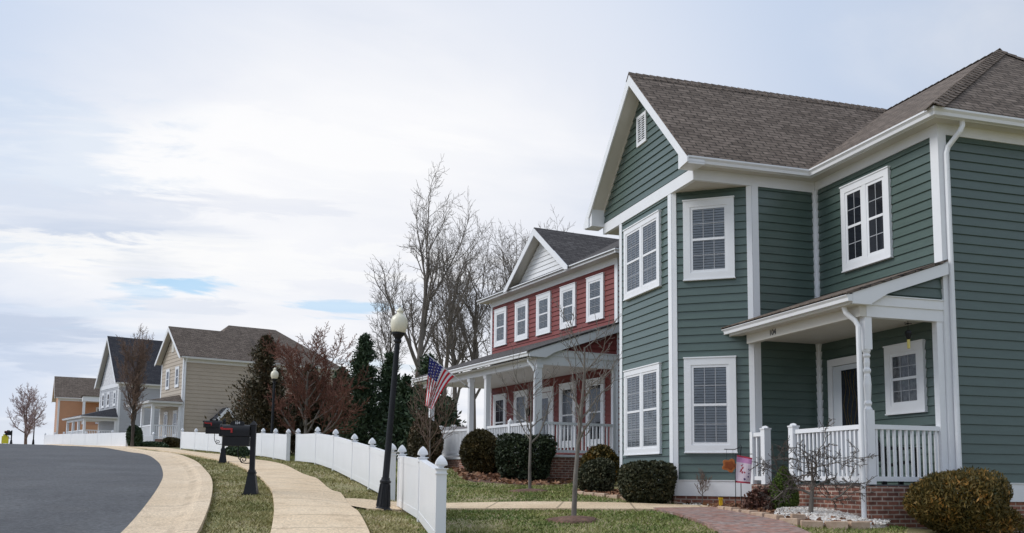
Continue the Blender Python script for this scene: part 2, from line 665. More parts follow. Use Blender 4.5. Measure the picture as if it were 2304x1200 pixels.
for _px, _py, _d in CTRL:
    _q = at(_px, _py, _d)
    _P.append((*uh(_q.x, _q.y), _q.z))
_road = _P[:12]
for _u, _h, _z in _road:                       # the carriageway is level across
    _P.append((_u-5*1.0, _h-1.0, _z))
    _P.append((_u-11, _h-3, _z-.03))
_P += [(-2.2, 0, -1.48), (-9, 0, -1.5), (5, 0, -1.5), (4, 6, -1.12), (-3, 6, -1.12), (-12, 6, -1.15), (14, 8, -1.2), (16, 20, -.7), (20, 40, .2),
       (6, 60, .9), (-10, 70, 2.0), (-25, 90, 2.9), (-40, 105, 3.3), (-70, 100, 3.2), (-60, 80, 2.9), (-50, 40, 1.0), (-30, 20, -.3), (30, 70, .8)]
_P = np.array(_P)
_S = 20.0


def _K(r2):
    return np.where(r2 > 1e-12, 0.5*r2*np.log(r2+1e-12), 0.0)


def _fit(P, lam):
    n = len(P)
    X = P[:, :2]/_S
    r2 = ((X[:, None]-X[None])**2).sum(-1)
    A = np.zeros((n+3, n+3))
    A[:n, :n] = _K(r2)+lam*np.eye(n)
    A[:n, n] = 1
    A[:n, n+1:] = X
    A[n:, :n] = A[:n, n:].T
    b = np.concatenate([P[:, 2], [0, 0, 0]])
    return np.linalg.solve(A, b)


_W = _fit(_P, 0.004)


def ground_uh(u, h):
    u = np.atleast_1d(np.asarray(u, float))
    h = np.atleast_1d(np.asarray(h, float))
    r = np.hypot(u+10, h-45)
    X = np.stack([u, h], -1)/_S
    out = np.empty(len(u))
    C = _P[:, :2]/_S
    for i in range(0, len(u), 4000):
        x = X[i:i+4000]
        r2 = ((x[:, None]-C[None])**2).sum(-1)
        out[i:i+4000] = _K(r2) @ _W[:-3]+_W[-3]+x @ _W[-2:]
    t = np.clip((r-62)/120, 0, 1)
    t = t*t*(3-2*t)
    return np.clip(out, -2.2, 3.7)*(1-t)+(-2.0)*t


def ground(E_, N_):
    E_ = np.atleast_1d(np.asarray(E_, float))
    N_ = np.atleast_1d(np.asarray(N_, float))
    return ground_uh(E_*CYW-N_*SYW, E_*SYW+N_*CYW)


def gz(x, y):
    return float(ground(x, y)[0])


def foot(px, d):
    "point on the ground below photo column px, d metres away"
    q = at(px, 1085, d)
    return Vector((q.x, q.y, gz(q.x, q.y)))


# plan lines of the street, as lateral offset u against distance h
_A = np.array([(0, -2.75), (6, -3.75)]+[(p[1], p[0]) for p in _road])
CA = np.polyfit(_A[:, 0], _A[:, 1], 5)
_Lp = np.array([(0, -.95), (6, -1.85)]+[(p[1], p[0]) for p in _P[12:20]])
CL = np.polyfit(_Lp[:, 0], _Lp[:, 1], 4)


def edge_pts(hs, off):
    "street edge shifted off metres to the right of travel"
    u = np.polyval(CA, hs)
    du = np.polyval(np.polyder(CA), hs)
    n = np.sqrt(1+du*du)
    return u+off/n, hs-du*off/n


def walk_pts(hs, off):
    uA, hA = edge_pts(hs, 1.75)
    u = np.polyval(CL, np.minimum(hs, 40))
    du = np.polyval(np.polyder(CL), hs)
    dA = np.polyval(np.polyder(CA), hs)
    t = np.clip((hs-30)/8, 0, 1)
    t = t*t*(3-2*t)
    d = du*(1-t)+dA*t
    n = np.sqrt(1+d*d)
    uu = u*(1-t)+uA*t
    hh = hs*(1-t)+hA*t
    return uu+off/n, hh-d*off/n


def ribbon(name, rows, prof, material, skirt=0.12):
    "rows: (u, h) arrays per column across; prof: height above ground per column"
    m = len(rows)
    n = len(rows[0][0])
    V = []
    L = np.concatenate([[0], np.cumsum(np.hypot(np.diff(rows[0][0]), np.diff(rows[0][1])))])
    across = [0]
    for j in range(1, m):
        across.append(across[-1]+float(np.hypot(rows[j][0][0]-rows[j-1][0][0], rows[j][1][0]-rows[j-1][1][0])))
    for j in range(m):
        u, h = rows[j]
        z = ground_uh(u, h)+prof[j]
        E_, N_ = en(u, h)
        V.append(np.stack([E_, N_, z], -1))
    mb = MB()
    for j in range(m):
        mb.v += [tuple(p) for p in V[j]]
    for j in range(m-1):
        for i in range(n-1):
            a = j*n+i
            mb.f.append((a, a+n, a+n+1, a+1))
            mb.u[len(mb.f)-1] = [(across[j], L[i]), (across[j+1], L[i]), (across[j+1], L[i+1]), (across[j], L[i+1])]
    for j, flip in ((0, False), (m-1, True)):
        for i in range(n-1):
            a, b = V[j][i], V[j][i+1]
            q = [tuple(a), tuple(b), (b[0], b[1], b[2]-skirt), (a[0], a[1], a[2]-skirt)]
            mb.poly(*(q if not flip else q[::-1]))
    o = mb.build(name, material, smooth=False)
    o['kind'] = 'structure'
    return o


def surfmat(name, c1, c2, fine, c3=None, joint=None, rough=0.9, track=None, blot=0.6, bumps=0.3):
    "ground-like surface: blotches, speckle, optional joints across (every n metres of UV v) and a tyre track line"
    m = bpy.data.materials.new(name)
    m.use_nodes = True
    nt = m.node_tree
    N = nt.nodes.new
    L = nt.links.new
    b = nt.nodes['Principled BSDF']
    b.inputs['Roughness'].default_value = rough
    b.inputs['Specular IOR Level'].default_value = 0.25
    tc = N('ShaderNodeTexCoord')

    def noise(s, d, r=0.6):
        n = N('ShaderNodeTexNoise')
        n.inputs['Scale'].default_value = s
        n.inputs['Detail'].default_value = d
        n.inputs['Roughness'].default_value = r
        L(tc.outputs['Object'], n.inputs[0])
        return n.outputs[0]

    def rng(x, a, bb, lo=0, hi=1):
        n = N('ShaderNodeMapRange')
        n.inputs[1].default_value = a
        n.inputs[2].default_value = bb
        n.inputs[3].default_value = lo
        n.inputs[4].default_value = hi
        L(x, n.inputs[0])
        return n.outputs[0]

    def mix(f, a, bb, mode='MIX'):
        n = N('ShaderNodeMix')
        n.data_type = 'RGBA'
        n.blend_type = mode
        for s, x in ((n.inputs[0], f), (n.inputs[6], a), (n.inputs[7], bb)):
            if isinstance(x, tuple):
                s.default_value = (*x, 1)
            elif isinstance(x, (int, float)):
                s.default_value = x
            else:
                L(x, s)
        return n.outputs[2]
    c = mix(rng(noise(blot, 6), .35, .65), c1, c2)
    if c3:
        c = mix(rng(noise(blot*2.7, 8, .65), .52, .66), c, c3)
    sp = noise(fine, 3, .7)
    c = mix(1.0, c, rng(sp, .3, .7, .68, 1.32), 'MULTIPLY')
    c = mix(1.0, c, rng(noise(fine*6, 2, .8), .25, .75, .6, 1.4), 'MULTIPLY')
    uv = N('ShaderNodeUVMap')
    sx = N('ShaderNodeSeparateXYZ')
    L(uv.outputs[0], sx.inputs[0])
    if joint:
        md = N('ShaderNodeMath')
        md.operation = 'PINGPONG'
        md.inputs[1].default_value = joint/2
        L(sx.outputs[1], md.inputs[0])
        c = mix(rng(md.outputs[0], 0.008, 0.024, .8, 0), c, tuple(x*.35 for x in c1))
    if track:
        sb = N('ShaderNodeMath')
        sb.operation = 'SUBTRACT'
        sb.inputs[1].default_value = track
        L(sx.outputs[0], sb.inputs[0])
        ab = N('ShaderNodeMath')
        ab.operation = 'ABSOLUTE'
        L(sb.outputs[0], ab.inputs[0])
        tr = rng(ab.outputs[0], .02, .09, .5, 0)
        ml = N('ShaderNodeMath')
        ml.operation = 'MULTIPLY'
        L(tr, ml.inputs[0])
        L(rng(noise(1.7, 4), .4, .65), ml.inputs[1])
        c = mix(ml.outputs[0], c, tuple(x*.45 for x in c1))
    L(c, b.inputs['Base Color'])
    bp = N('ShaderNodeBump')
    bp.inputs['Strength'].default_value = bumps
    bp.inputs['Distance'].default_value = 0.01
    L(sp, bp.inputs['Height'])
    L(bp.outputs[0], b.inputs['Normal'])
    return m


M_LAWN = surfmat('lawn_soil', (.20, .195, .085), (.30, .26, .14), 45, (.33, .26, .17), blot=.8)
M_ASPH = surfmat('asphalt', (.082, .084, .090), (.113, .116, .122), 16, (.100, .100, .103), blot=.5, bumps=.8)
M_CONC = surfmat('concrete', (.64, .49, .325), (.70, .56, .395), 30, (.56, .43, .29), joint=1.22, blot=.7)
M_GUTT = surfmat('gutter_concrete', (.62, .485, .335), (.68, .55, .40), 30, (.54, .42, .29), joint=3.05, track=.60, blot=.6)
M_SOIL = surfmat('mulch_soil', (.10, .06, .045), (.17, .10, .075), 30, (.22, .13, .09), blot=2.0, bumps=.8)
M_GRAVEL = surfmat('gravel_bed', (.55, .50, .45), (.66, .62, .58), 40, (.38, .30, .24), blot=3.0, bumps=.8)

# ground sheet: fine near the street, coarse to the horizon
_us = np.concatenate([-np.geomspace(900, 62, 14), np.arange(-60, 26, 0.6), np.geomspace(27, 900, 16)])
_hs = np.concatenate([-np.geomspace(300, 6, 10), np.arange(-4, 100, 0.6), np.geomspace(102, 1500, 18)])
_U, _H = np.meshgrid(_us, _hs, indexing='ij')
_E, _N = en(_U.ravel(), _H.ravel())
_Z = ground_uh(_U.ravel(), _H.ravel())
_me = bpy.data.meshes.new('ground')
_nh = len(_hs)
_fa = [(i*_nh+j, (i+1)*_nh+j, (i+1)*_nh+j+1, i*_nh+j+1) for i in range(len(_us)-1) for j in range(_nh-1)]
_me.from_pydata(np.stack([_E, _N, _Z], -1).tolist(), [], _fa)
_me.materials.append(M_LAWN)
_me.polygons.foreach_set('use_smooth', [True]*len(_me.polygons))
_me.update()
_go = bpy.data.objects.new('ground', _me)
COL.objects.link(_go)
_go['kind'] = 'structure'

_h = np.concatenate([np.arange(-3, 60, .5), np.arange(60, 112, 1.0)])
_offs = [-9.5, -8, -6.5, -5, -4, -3, -2, -1.2, -.5, 0.02]
ribbon('road', [edge_pts(_h, o) for o in _offs], [.03+.08*(1-abs(o+4.7)/4.8) for o in _offs], M_ASPH)
_offs = [0, .2, .42, .56, .66, .76, .95]
ribbon('gutter_kerb', [edge_pts(_h, o) for o in _offs], [.034, .024, .020, .03, .055, .08, .085], M_GUTT)
_offs = [0, .4, .8, 1.22]
ribbon('sidewalk', [walk_pts(_h, o) for o in _offs], [.055, .06, .06, .055], M_CONC)


def path_strip(name, pts, width, material, zo, n=40):
    "strip along plan points (E, N)"
    P = [Vector((p[0], p[1])) for p in pts]
    L = [0]
    for a, b in zip(P, P[1:]):
        L.append(L[-1]+(b-a).length)
    t = np.linspace(0, L[-1], n)
    x = np.interp(t, L, [p.x for p in P])
    y = np.interp(t, L, [p.y for p in P])
    for _ in range(3):
        x[1:-1] = (x[:-2]+2*x[1:-1]+x[2:])/4
        y[1:-1] = (y[:-2]+2*y[1:-1]+y[2:])/4
    dx, dy = np.gradient(x), np.gradient(y)
    q = np.hypot(dx, dy)
    rows = []
    for w in np.linspace(-width/2, width/2, 4):
        rows.append(uh(x+dy/q*w, y-dx/q*w))
    return ribbon(name, rows, [zo]*4, material)

# ---------------------------------------------------------------- house builders
PANE_DARK = mat('dark_window_pane', (.014, .016, .022), 0.06, 0.55)
M_CURTAIN = mat('lace_curtain', (.05, .052, .055), 0.7, 0.2, col2=(.26, .26, .26), vscale=14)
M_MUNTIN = mat('grey_muntin', (.36, .37, .39), 0.5, 0.4)
GUT = [(0, 0), (.075, 0), (.085, .05), (.115, .085), (.115, .115), (.105, .118), (.10, .105), (.0, .105)]


def span(poly, z):
    xs = []
    n = len(poly)
    for i in range(n):
        (a, za), (b, zb) = poly[i], poly[(i+1) % n]
        if (za-z)*(zb-z) <= 0 and abs(za-zb) > 1e-9:
            t = (z-za)/(zb-za)
            xs.append(a+(b-a)*t)
    return (min(xs), max(xs)) if len(xs) > 1 else None


def siding(F, poly, parent, material, e=.152, zref=.02, dz=0.0, n0=.004, n1=.027):
    "lapped boards over a convex wall outline"
    mb = MB()
    lo = min(p[1] for p in poly)
    hi = max(p[1] for p in poly)
    i = math.floor((lo-zref)/e)
    while zref+i*e < hi-1e-6:
        za, zb = max(lo, zref+i*e), min(hi, zref+(i+1)*e)
        i += 1
        if zb-za < 1e-4:
            continue
        A, B = span(poly, za+1e-5), span(poly, zb-1e-5)
        if not A or not B:
            continue
        mb.poly(F(A[0], za, n1), F(A[1], za, n1), F(B[1], zb, n0), F(B[0], zb, n0))
        mb.poly(F(A[0], za, n0-.004), F(A[1], za, n0-.004), F(A[1], za, n1), F(A[0], za, n1))
    return mb.build('wall', material, parent, dz)


def window(F, s0, s1, z0, z1, parent, units=1, cols=3, rows=2, kind='blind', tw=.115, sw=.055, mull=.085, dz=0.0, muntins=True, meet=True, name='window', seed=0):
    w = MB()
    w.fbox(F, s0, s0+tw, z0, z1, .0, .068)
    w.fbox(F, s1-tw, s1, z0, z1, .0, .068)
    w.fbox(F, s0+tw, s1-tw, z0, z0+tw, .0, .068)
    w.fbox(F, s0+tw, s1-tw, z1-tw, z1, .0, .068)
    w.fbox(F, s0-.012, s1+.012, z1-.002, z1+.022, .0, .082)
    w.fbox(F, s0-.010, s1+.010, z0-.018, z0+.004, .0, .080)
    fr = w.build(name, M_WHITE, parent, dz)
    ia, ib = s0+tw, s1-tw
    W = (ib-ia-mull*(units-1))/units
    for k in range(units):
        sa, pa, mu, bl = MB(), MB(), MB(), MB()
        a = ia+k*(W+mull)
        b = a+W
        if k:
            sa.fbox(F, a-mull, a, z0+tw, z1-tw, 0, .064)
        zz0, zz1 = z0+tw, z1-tw
        zm = (zz0+zz1)/2
        # lower sash stands in front of the upper one's plane edge
        sa.fbox(F, a, a+sw, zz0, zz1, 0, .056)
        sa.fbox(F, b-sw, b, zz0, zz1, 0, .056)
        sa.fbox(F, a+sw, b-sw, zz0, zz0+sw, 0, .056)
        sa.fbox(F, a+sw, b-sw, zz1-sw, zz1, 0, .056)
        if meet:
            sa.fbox(F, a+sw, b-sw, zm-.022, zm+.022, 0, .060)
        ga, gb, g0, g1 = a+sw, b-sw, zz0+sw, zz1-sw
        pa.poly(F(ga, g0, .048), F(gb, g0, .048), F(gb, g1, .048), F(ga, g1, .048))
        if muntins:
            halves = ((g0, zm-.022), (zm+.022, g1)) if meet else ((g0, g1),)
            for (h0, h1) in halves:
                for c in range(1, cols):
                    x = ga+(gb-ga)*c/cols
                    mu.fbox(F, x-.007, x+.007, h0, h1, .0445, .0500)
                for r in range(1, rows):
                    z = h0+(h1-h0)*r/rows
                    mu.fbox(F, ga, gb, z-.007, z+.007, .0445, .0495)
        if kind == 'blind':
            z = g0
            i = 0
            while z < g1:
                z2 = min(z+.041, g1)
                t = .002*math.sin(i*12.9+seed*3.1+k)
                bl.poly(F(ga, z, .0435), F(gb, z+t, .0435), F(gb, z2+t, .0345), F(ga, z2, .0345))
                z += .050
                i += 1
        elif kind == 'curtain':
            n = 14
            for i in range(n):
                x0, x1 = ga+(gb-ga)*i/n, ga+(gb-ga)*(i+1)/n
                o0, o1 = (.034, .042) if i % 2 else (.042, .034)
                bl.poly(F(x0, g0, o0), F(x1, g0, o1), F(x1, g1, o1), F(x0, g1, o0))
        sa.build('sash', M_WHITE, fr, dz)
        if mu.f:
            mu.build('muntin', M_MUNTIN, fr, dz)
        if bl.f:
            bk = MB()
            bk.poly(F(ga, g0, .0300), F(gb, g0, .0300), F(gb, g1, .0300), F(ga, g1, .0300))
            bk.build('dark_backing', M_DARK, fr, dz)  # flat near-black sheet: darkness of the unlit room put into its colour
            bl.build('blind' if kind == 'blind' else 'curtain', M_BLIND if kind == 'blind' else M_CURTAIN, fr, dz)
        pa.build('pane', PANE_DARK if kind == 'dark' else GLASS, fr, dz)
    return fr


def fpart(name, F, s0, s1, z0, z1, n0, n1, parent, material, dz=0.0):
    m = MB()
    m.fbox(F, s0, s1, z0, z1, n0, n1)
    return m.build(name, material, parent, dz)


def railing(a, b, z0, z1, parent, dz=0.0, pitch=.105, bw=.036, rail=.062, material=None):
    "rails between two plan points with square balusters"
    material = material or M_VINYL
    a, b = Vector((a[0], a[1], 0)), Vector((b[0], b[1], 0))
    m = MB()
    up = Vector((0, 0, 1))
    m.bar(a+up*(z1-.035), b+up*(z1-.035), .075, .07)
    r = m.build('railing', material, parent, dz)
    m = MB()
    m.bar(a+up*(z0+.035), b+up*(z0+.035), .055, .07)
    m.build('bottom_rail', material, r, dz)
    L = (b-a).length
    n = max(1, int(L/pitch))
    d = (b-a)/L
    first = None
    for i in range(n):
        p = a+d*(L*(i+.5)/n)
        if first is None:
            q = MB()
            q.bar((0, 0, z0+.07), (0, 0, z1-.07), bw, bw, up=(d.y, -d.x, 0))
            first = q.build('baluster', material, r, dz)
            first.location = p
        else:
            c = first.copy()
            COL.objects.link(c)
            c.parent = r
            c.location = p
    return r


def ridge_caps(mb, a, b, n, w=.15, drop=.105):
    "overlapping cap shingles along a ridge or hip"
    a, b = Vector(a), Vector(b)
    d = (b-a)
    L = d.length
    d /= L
    r = d.cross(Vector((0, 0, 1))).normalized()
    u = r.cross(d).normalized()
    for i in range(n):
        p, q = a+d*(L*i/n), a+d*(L*(i+1.12)/n)
        for sgn in (-1, 1):
            e0 = p+u*.035
            e1 = q+u*.018
            f0 = p+r*sgn*w-u*(drop-.035)
            f1 = q+r*sgn*w-u*(drop-.018)
            pts = [e0, e1, f1, f0] if sgn < 0 else [e1, e0, f0, f1]
            mb.poly(*pts)
            mb.poly(e0, f0, f0-u*.02, e0-u*.02)


def text_mesh(s, size, origin, xdir, ydir, material, name, parent=None, depth=.006, align='CENTER'):
    cu = bpy.data.curves.new(name, 'FONT')
    cu.body = s
    cu.size = size
    cu.extrude = depth
    cu.align_x = align
    t = bpy.data.objects.new(name+'_tmp', cu)
    COL.objects.link(t)
    bpy.context.view_layer.update()
    me = bpy.data.meshes.new_from_object(t)
    bpy.data.objects.remove(t)
    x, y = Vector(xdir).normalized(), Vector(ydir).normalized()
    z = x.cross(y)
    o = Vector(origin)
    for v in me.vertices:
        c = v.co.copy()
        v.co = o+x*c.x+y*c.y+z*c.z
    me.materials.clear()
    me.materials.append(material)
    ob = bpy.data.objects.new(name, me)
    COL.objects.link(ob)
    if parent:
        ob.parent = parent
    return ob


def turned_post(mb, x, y, z0, z1, w=.125, turn=(1.12, 2.05)):
    h = w/2
    mb.box(x-h, y-h, z0, x+h, y+h, z0+turn[0])
    mb.box(x-h, y-h, z0+turn[1], x+h, y+h, z1)
    L = turn[1]-turn[0]
    pr = [(.95, 0), (1.0, .02), (.72, .05), (.68, .07), (.92, .10), (.92, .12), (.70, .16), (.82, .30), (.92, .42), (.78, .56), (.64, .60), (.90, .64), (.90, .67), (.62, .70),
          (.74, .78), (.62, .86), (.88, .89), (.88, .91), (.70, .93), (.95, .97), (1.0, 1.0)]
    mb.lathe([(h*1.02*r, z0+turn[0]+L*t) for r, t in pr], (x, y, 0), 12)


def rebase(root, off):
    "make the parts of a thing built in plan coordinates relative to its base"
    for ch in [o for o in bpy.data.objects if o.parent == root]:
        ch.data.transform(Matrix.Translation(-off))
        for g in [o for o in bpy.data.objects if o.parent == ch]:
            if g.location.length > 1e-6:
                g.location = g.location-off
            else:
                g.data.transform(Matrix.Translation(-off))


# ---------------------------------------------------------------- the green house
def green_house():
    X0, Y0, X1, Y1, X2, YB = 10.983, 12.51, 9.577, 15.84, 8.389, 16.759
    YM, YE = 20.13, 19.217          # far side of the wing and of its bay
    H = empty('house', (X0, Y0, -.72), 0, 'large green clapboard house with two-storey bay, brown roof and brick-based porch', 'house')
    dz = .72
    wing_s = wall(X2, Y1, 1, 0)
    bay = wall(X2, YE, 0, -1)
    cham = wall(X2, YB, X1-X2, Y1-YB)
    cl = math.hypot(X1-X2, Y1-YB)
    cham2 = wall(X1, YM, X2-X1, YE-YM)
    mainw = wall(X0, Y1, 0, -1)
    mains = wall(X0, Y0, 1, 0)
    gab = wall(X2, YM, 0, -1)
    wt = 5.585
    # clapboard walls
    siding(bay, [(0, .02), (YE-YB, .02), (YE-YB, 5.56), (0, 5.56)], H, M_GREEN, dz=dz)
    siding(cham, [(0, .02), (cl, .02), (cl, 5.56), (0, 5.56)], H, M_GREEN, dz=dz)
    siding(cham2, [(0, .02), (cl, .02), (cl, 5.56), (0, 5.56)], H, M_GREEN, dz=dz)
    siding(wing_s, [(X1-X2, -.02), (X0-X2, -.02), (X0-X2, wt), (X1-X2, wt)], H, M_GREEN, dz=dz)
    siding(mainw, [(0, -.02), (Y1-Y0, -.02), (Y1-Y0, wt), (0, wt)], H, M_GREEN, dz=dz)
    siding(mains, [(0, .02), (6.88, .02), (6.88, wt), (0, wt)], H, M_GREEN, dz=dz)
    siding(gab, [(0, 5.77), (YM-Y1, 5.77), (YM-Y1, 6.09), ((YM-Y1)/2, 8.24), (0, 6.09)], H, M_GREEN, dz=dz)
    siding(wall(X0, YM, -1, 0), [(0, .02), (X0-X1, .02), (X0-X1, wt), (0, wt)], H, M_GREEN, e=.304, dz=dz)
    siding(wall(X0+6.88, Y0, 0, 1), [(0, .02), (11, .02), (11, wt), (0, wt)], H, M_GREEN, e=.304, dz=dz)
    siding(wall(X0+6.88, Y0+11, -1, 0), [(0, .02), (6.88, .02), (6.88, wt), (0, wt)], H, M_GREEN, e=.304, dz=dz)
    siding(wall(X0, Y0+11, 0, -1), [(0, .02), (Y0+11-YM, .02), (Y0+11-YM, wt), (0, wt)], H, M_GREEN, e=.304, dz=dz)
    # corner boards
    def cb(F, s0, s1, z0, z1, n=.030):
        fpart('corner_board', F, s0, s1, z0, z1, -.01, n, H, M_WHITE, dz)
    cb(bay, YE-YB-.13, YE-YB+.012, -.27, 5.545)
    cb(bay, -.01, .10, -.27, 5.545)
    cb(cham2, cl-.11, cl+.02, -.27, 5.545, .034)
    cb(cham2, -.02, .1, -.27, 5.545, .034)
    cb(cham, .0, .085, -.27, 5.545, .032)
    cb(cham, cl-.09, cl+.008, -.27, 5.545, .034)
    cb(wing_s, X1-X2-.004, X1-X2+.13, -.02, wt, .031)
    cb(wing_s, X0-X2-.085, X0-X2-.002, -.02, wt, .046)
    cb(mainw, .047, .095, -.02, wt, .044)
    cb(mainw, Y1-Y0-.15, Y1-Y0+.03, -.27, wt, .030)
    cb(mains, -.0, .13, -.27, wt, .0305)
    # frieze and skirt boards, foundation
    def fz(name, F, s0, s1, z0, z1, n1, m=M_WHITE, n0=-.05):
        fpart(name, F, s0, s1, z0, z1, n0, n1, H, m, dz)
    fz('frieze_board', gab, -.02, YM-Y1+.031, 5.545, 5.775, .036)
    fz('frieze_board', wing_s, .053, X0-X2-.026, 5.548, 5.757, .026)
    fz('frieze_board', mainw, .028, Y1-Y0-.152, wt, 5.757, .024)
    fz('frieze_board', mainw, Y1-Y0-.152, Y1-Y0+.026, wt, 5.757, .027)
    fz('frieze_board', mains, .0, 6.88, wt, 5.757, .0265)
    for F, s0, s1 in ((bay, .1, YE-YB-.13), (cham, .085, cl-.09), (mains, .13, 6.88)):
        fz('skirt_board', F, s0, s1, -.27, .02, .026)
        fz('skirt_cap', F, s0, s1, .012, .026, .040)
    for F, s0, s1 in ((bay, -.2, YE-YB), (cham, 0, cl), (mains, 0, 6.88), (cham2, 0, cl)):
        fpart('foundation', F, s0, s1, -1.3, -.27, -.25, -.004, H, M_BRICK, dz)
    # overhang soffits
    zs = 5.756
    for tri in (((X2, Y1, zs-.205), (X1, Y1, zs-.205), (X2, YB, zs-.205)), ((X2, YM, zs-.205), (X2, YE, zs-.205), (X1, YM, zs-.205))):
        so = MB()
        so.poly(*tri)
        so.build('bay_soffit', M_CREAM, H, dz)
    so = MB()
    so.poly((X2-.3, Y1-.3, zs), (X0-.3, Y1-.3, zs), (X0, Y1, zs), (X2-.3, Y1, zs))
    so.poly((X0-.3, Y1-.3, zs), (X0-.3, Y0-.3, zs), (X0, Y0, zs), (X0, Y1, zs))
    so.poly((X0-.3, Y0-.3, zs), (X0+7.2, Y0-.3, zs), (X0+7.2, Y0, zs), (X0, Y0, zs))
    so.build('soffit', M_CREAM, H, dz)
    # roofs
    ez, rz, ry, rx = 5.875, 8.43, 17.98, 14.42
    rf = MB()
    rf.slab([(8.04, Y1-.4, ez), (10.58, Y1-.4, ez), (rx, ry, rz), (8.04, ry, rz)], .05)
    rf.slab([(8.04, ry, rz), (rx, ry, rz), (10.58, 2*ry-Y1+.4, ez), (8.04, 2*ry-Y1+.4, ez)], .05)
    rf.slab([(10.58, Y0-.4, ez), (rx, 14.69, rz), (rx, ry, rz), (10.58, Y1-.4, ez)][::-1], .05)
    rf.slab([(10.58, 2*ry-Y1+.4, ez), (rx, ry, rz), (rx, 24, rz), (10.58, 24, ez)][::-1], .05)
    rf.slab([(10.58, Y0-.4, ez), (18.26, Y0-.4, ez), (rx, 14.69, rz)], .05)
    rf.slab([(18.26, Y0-.4, ez), (18.26, 24, ez), (rx, 24, rz), (rx, 14.69, rz)], .05)
    roof = rf.build('roof', M_SHINGLE, H, dz)
    cp = MB()
    ridge_caps(cp, (10.56, Y0-.42, ez), (rx, 14.69, rz), 30)
    ridge_caps(cp, (18.26, Y0-.4, ez), (rx, 14.69, rz), 30)
    ridge_caps(cp, (rx, 14.65, rz), (rx, 24, rz), 50)
    ridge_caps(cp, (8.03, ry, rz), (rx, ry, rz), 40, drop=.165)
    cp.build('ridge_cap', M_SHINGLE, roof, dz)
    # fascia, gutters
    gp = [(8.05, Y1-.29, 5.745), (X0-.29, Y1-.29, 5.745), (X0-.29, Y0-.29, 5.745), (18.15, Y0-.29, 5.745)]
    g = MB()
    g.extrude(gp, GUT)
    gut = g.build('gutter', M_WHITE, H, dz)
    g = MB()
    g.extrude([(p[0], p[1], 5.735) for p in gp], [(-.02, 0), (-.001, 0), (-.001, .11), (-.02, .11)])
    g.build('fascia', M_WHITE, H, dz)
    # gable rake boards, rake soffit, boxed returns
    for sg in (-1, 1):
        def yy(y):
            return ry+sg*(y-ry)
        m = MB()
        top = [(Y1-.42, 5.82), (ry, 8.395)]
        h = .20
        p = [(8.03, yy(top[0][0]), top[0][1]), (8.03, yy(top[1][0]), top[1][1]), (8.03, ry, top[1][1]-h*1.15), (8.03, yy(Y1-.12), 5.72+.20), (8.03, yy(Y1-.12), 5.70), (8.03, yy(Y1-.42), 5.735)]
        q = [(8.06, y, z) for (_, y, z) in p]
        n = len(p)
        m.poly(*p)
        m.poly(*reversed(q))
        for i in range(n):
            j = (i+1) % n
            m.poly(p[i], q[i], q[j], p[j])
        m.build('rake_board', M_WHITE, H, dz)
        m = MB()
        m.poly((8.05, yy(Y1-.1), 6.0), (X2+.01, yy(Y1-.1), 6.0), (X2+.01, ry, 8.19), (8.05, ry, 8.19))
        m.build('rake_soffit', M_CREAM, H, dz)
        m = MB()
        y0, y1 = sorted((yy(Y1-.40), yy(Y1+.0)))
        m.box(8.062, y0, 5.715, X2-.002, y1, 5.752)
        yo, yi = yy(Y1-.405), yy(Y1+.0)
        for x, fl in ((8.063, 1), (X2-.003, -1)):
            m.poly(*[(x, a, b) for a, b in ((yo, 5.753), (yi, 5.753), (yi, 6.12), (yo, 5.80))][::fl])
        m.poly((8.063, yo, 5.753), (8.063, yo, 5.80), (X2-.003, yo, 5.80), (X2-.003, yo, 5.753))
        m.poly((8.063, yi, 5.753), (X2-.003, yi, 5.753), (X2-.003, yi, 6.12), (8.063, yi, 6.12))
        m.build('eave_return', M_WHITE, H, dz)
        m = MB()
        m.bar((X2-.02, yy(Y1), 6.06), (X2-.02, ry, 8.22), .03, .05)
        m.build('gable_trim', M_CREAM, H, dz)
    # gable vent
    m = MB()
    s0, s1, z0, z1 = YM-18.30, YM-17.84, 6.97, 7.62
    t = .06
    m.fbox(gab, s0, s0+t, z0, z1, 0, .045)
    m.fbox(gab, s1-t, s1, z0, z1, 0, .045)
    m.fbox(gab, s0+t, s1-t, z0, z0+t, 0, .045)
    m.fbox(gab, s0+t, s1-t, z1-t, z1, 0, .045)
    v = m.build('gable_vent', M_WHITE, H, dz)
    m = MB()
    for i in range(11):
        z = z0+t+.004+i*(z1-z0-2*t)/11
        m.poly(gab(s0+t, z, .042), gab(s1-t, z, .042), gab(s1-t, z+.036, .022), gab(s0+t, z+.036, .022))
    m.fbox(gab, (s0+s1)/2-.012, (s0+s1)/2+.012, z0+t, z1-t, .02, .044)
    m.build('louver', M_WHITE, v, dz)
    m = MB()
    m.poly(gab(s0+t, z0+t, .0195), gab(s1-t, z0+t, .0195), gab(s1-t, z1-t, .0195), gab(s0+t, z1-t, .0195))
    m.build('screen', M_DARK, v, dz)
    # windows
    window(bay, YE-18.93, YE-17.21, 3.82, 5.32, H, units=2, cols=3, rows=2, dz=dz, tw=.105, sw=.045)
    window(bay, YE-18.94, YE-17.24, .535, 2.28, H, units=2, cols=3, rows=2, dz=dz, tw=.105, sw=.045)
    window(cham, .222, 1.185, 3.812, 5.352, H, cols=3, rows=2, dz=dz, tw=.13, sw=.05)
    window(cham, .212, 1.178, .539, 2.304, H, cols=3, rows=2, dz=dz, tw=.13, sw=.05)
    window(mainw, Y1-14.975, Y1-13.65, 3.826, 5.385, H, units=2, cols=2, rows=2, kind='dark', dz=dz, tw=.12, sw=.055, mull=.10)
    window(mainw, Y1-13.903, Y1-12.956, 1.156, 2.29, H, cols=3, rows=2, kind='curtain', dz=dz, tw=.13, sw=.055)
    # porch: base, floor, roof
    m = MB()
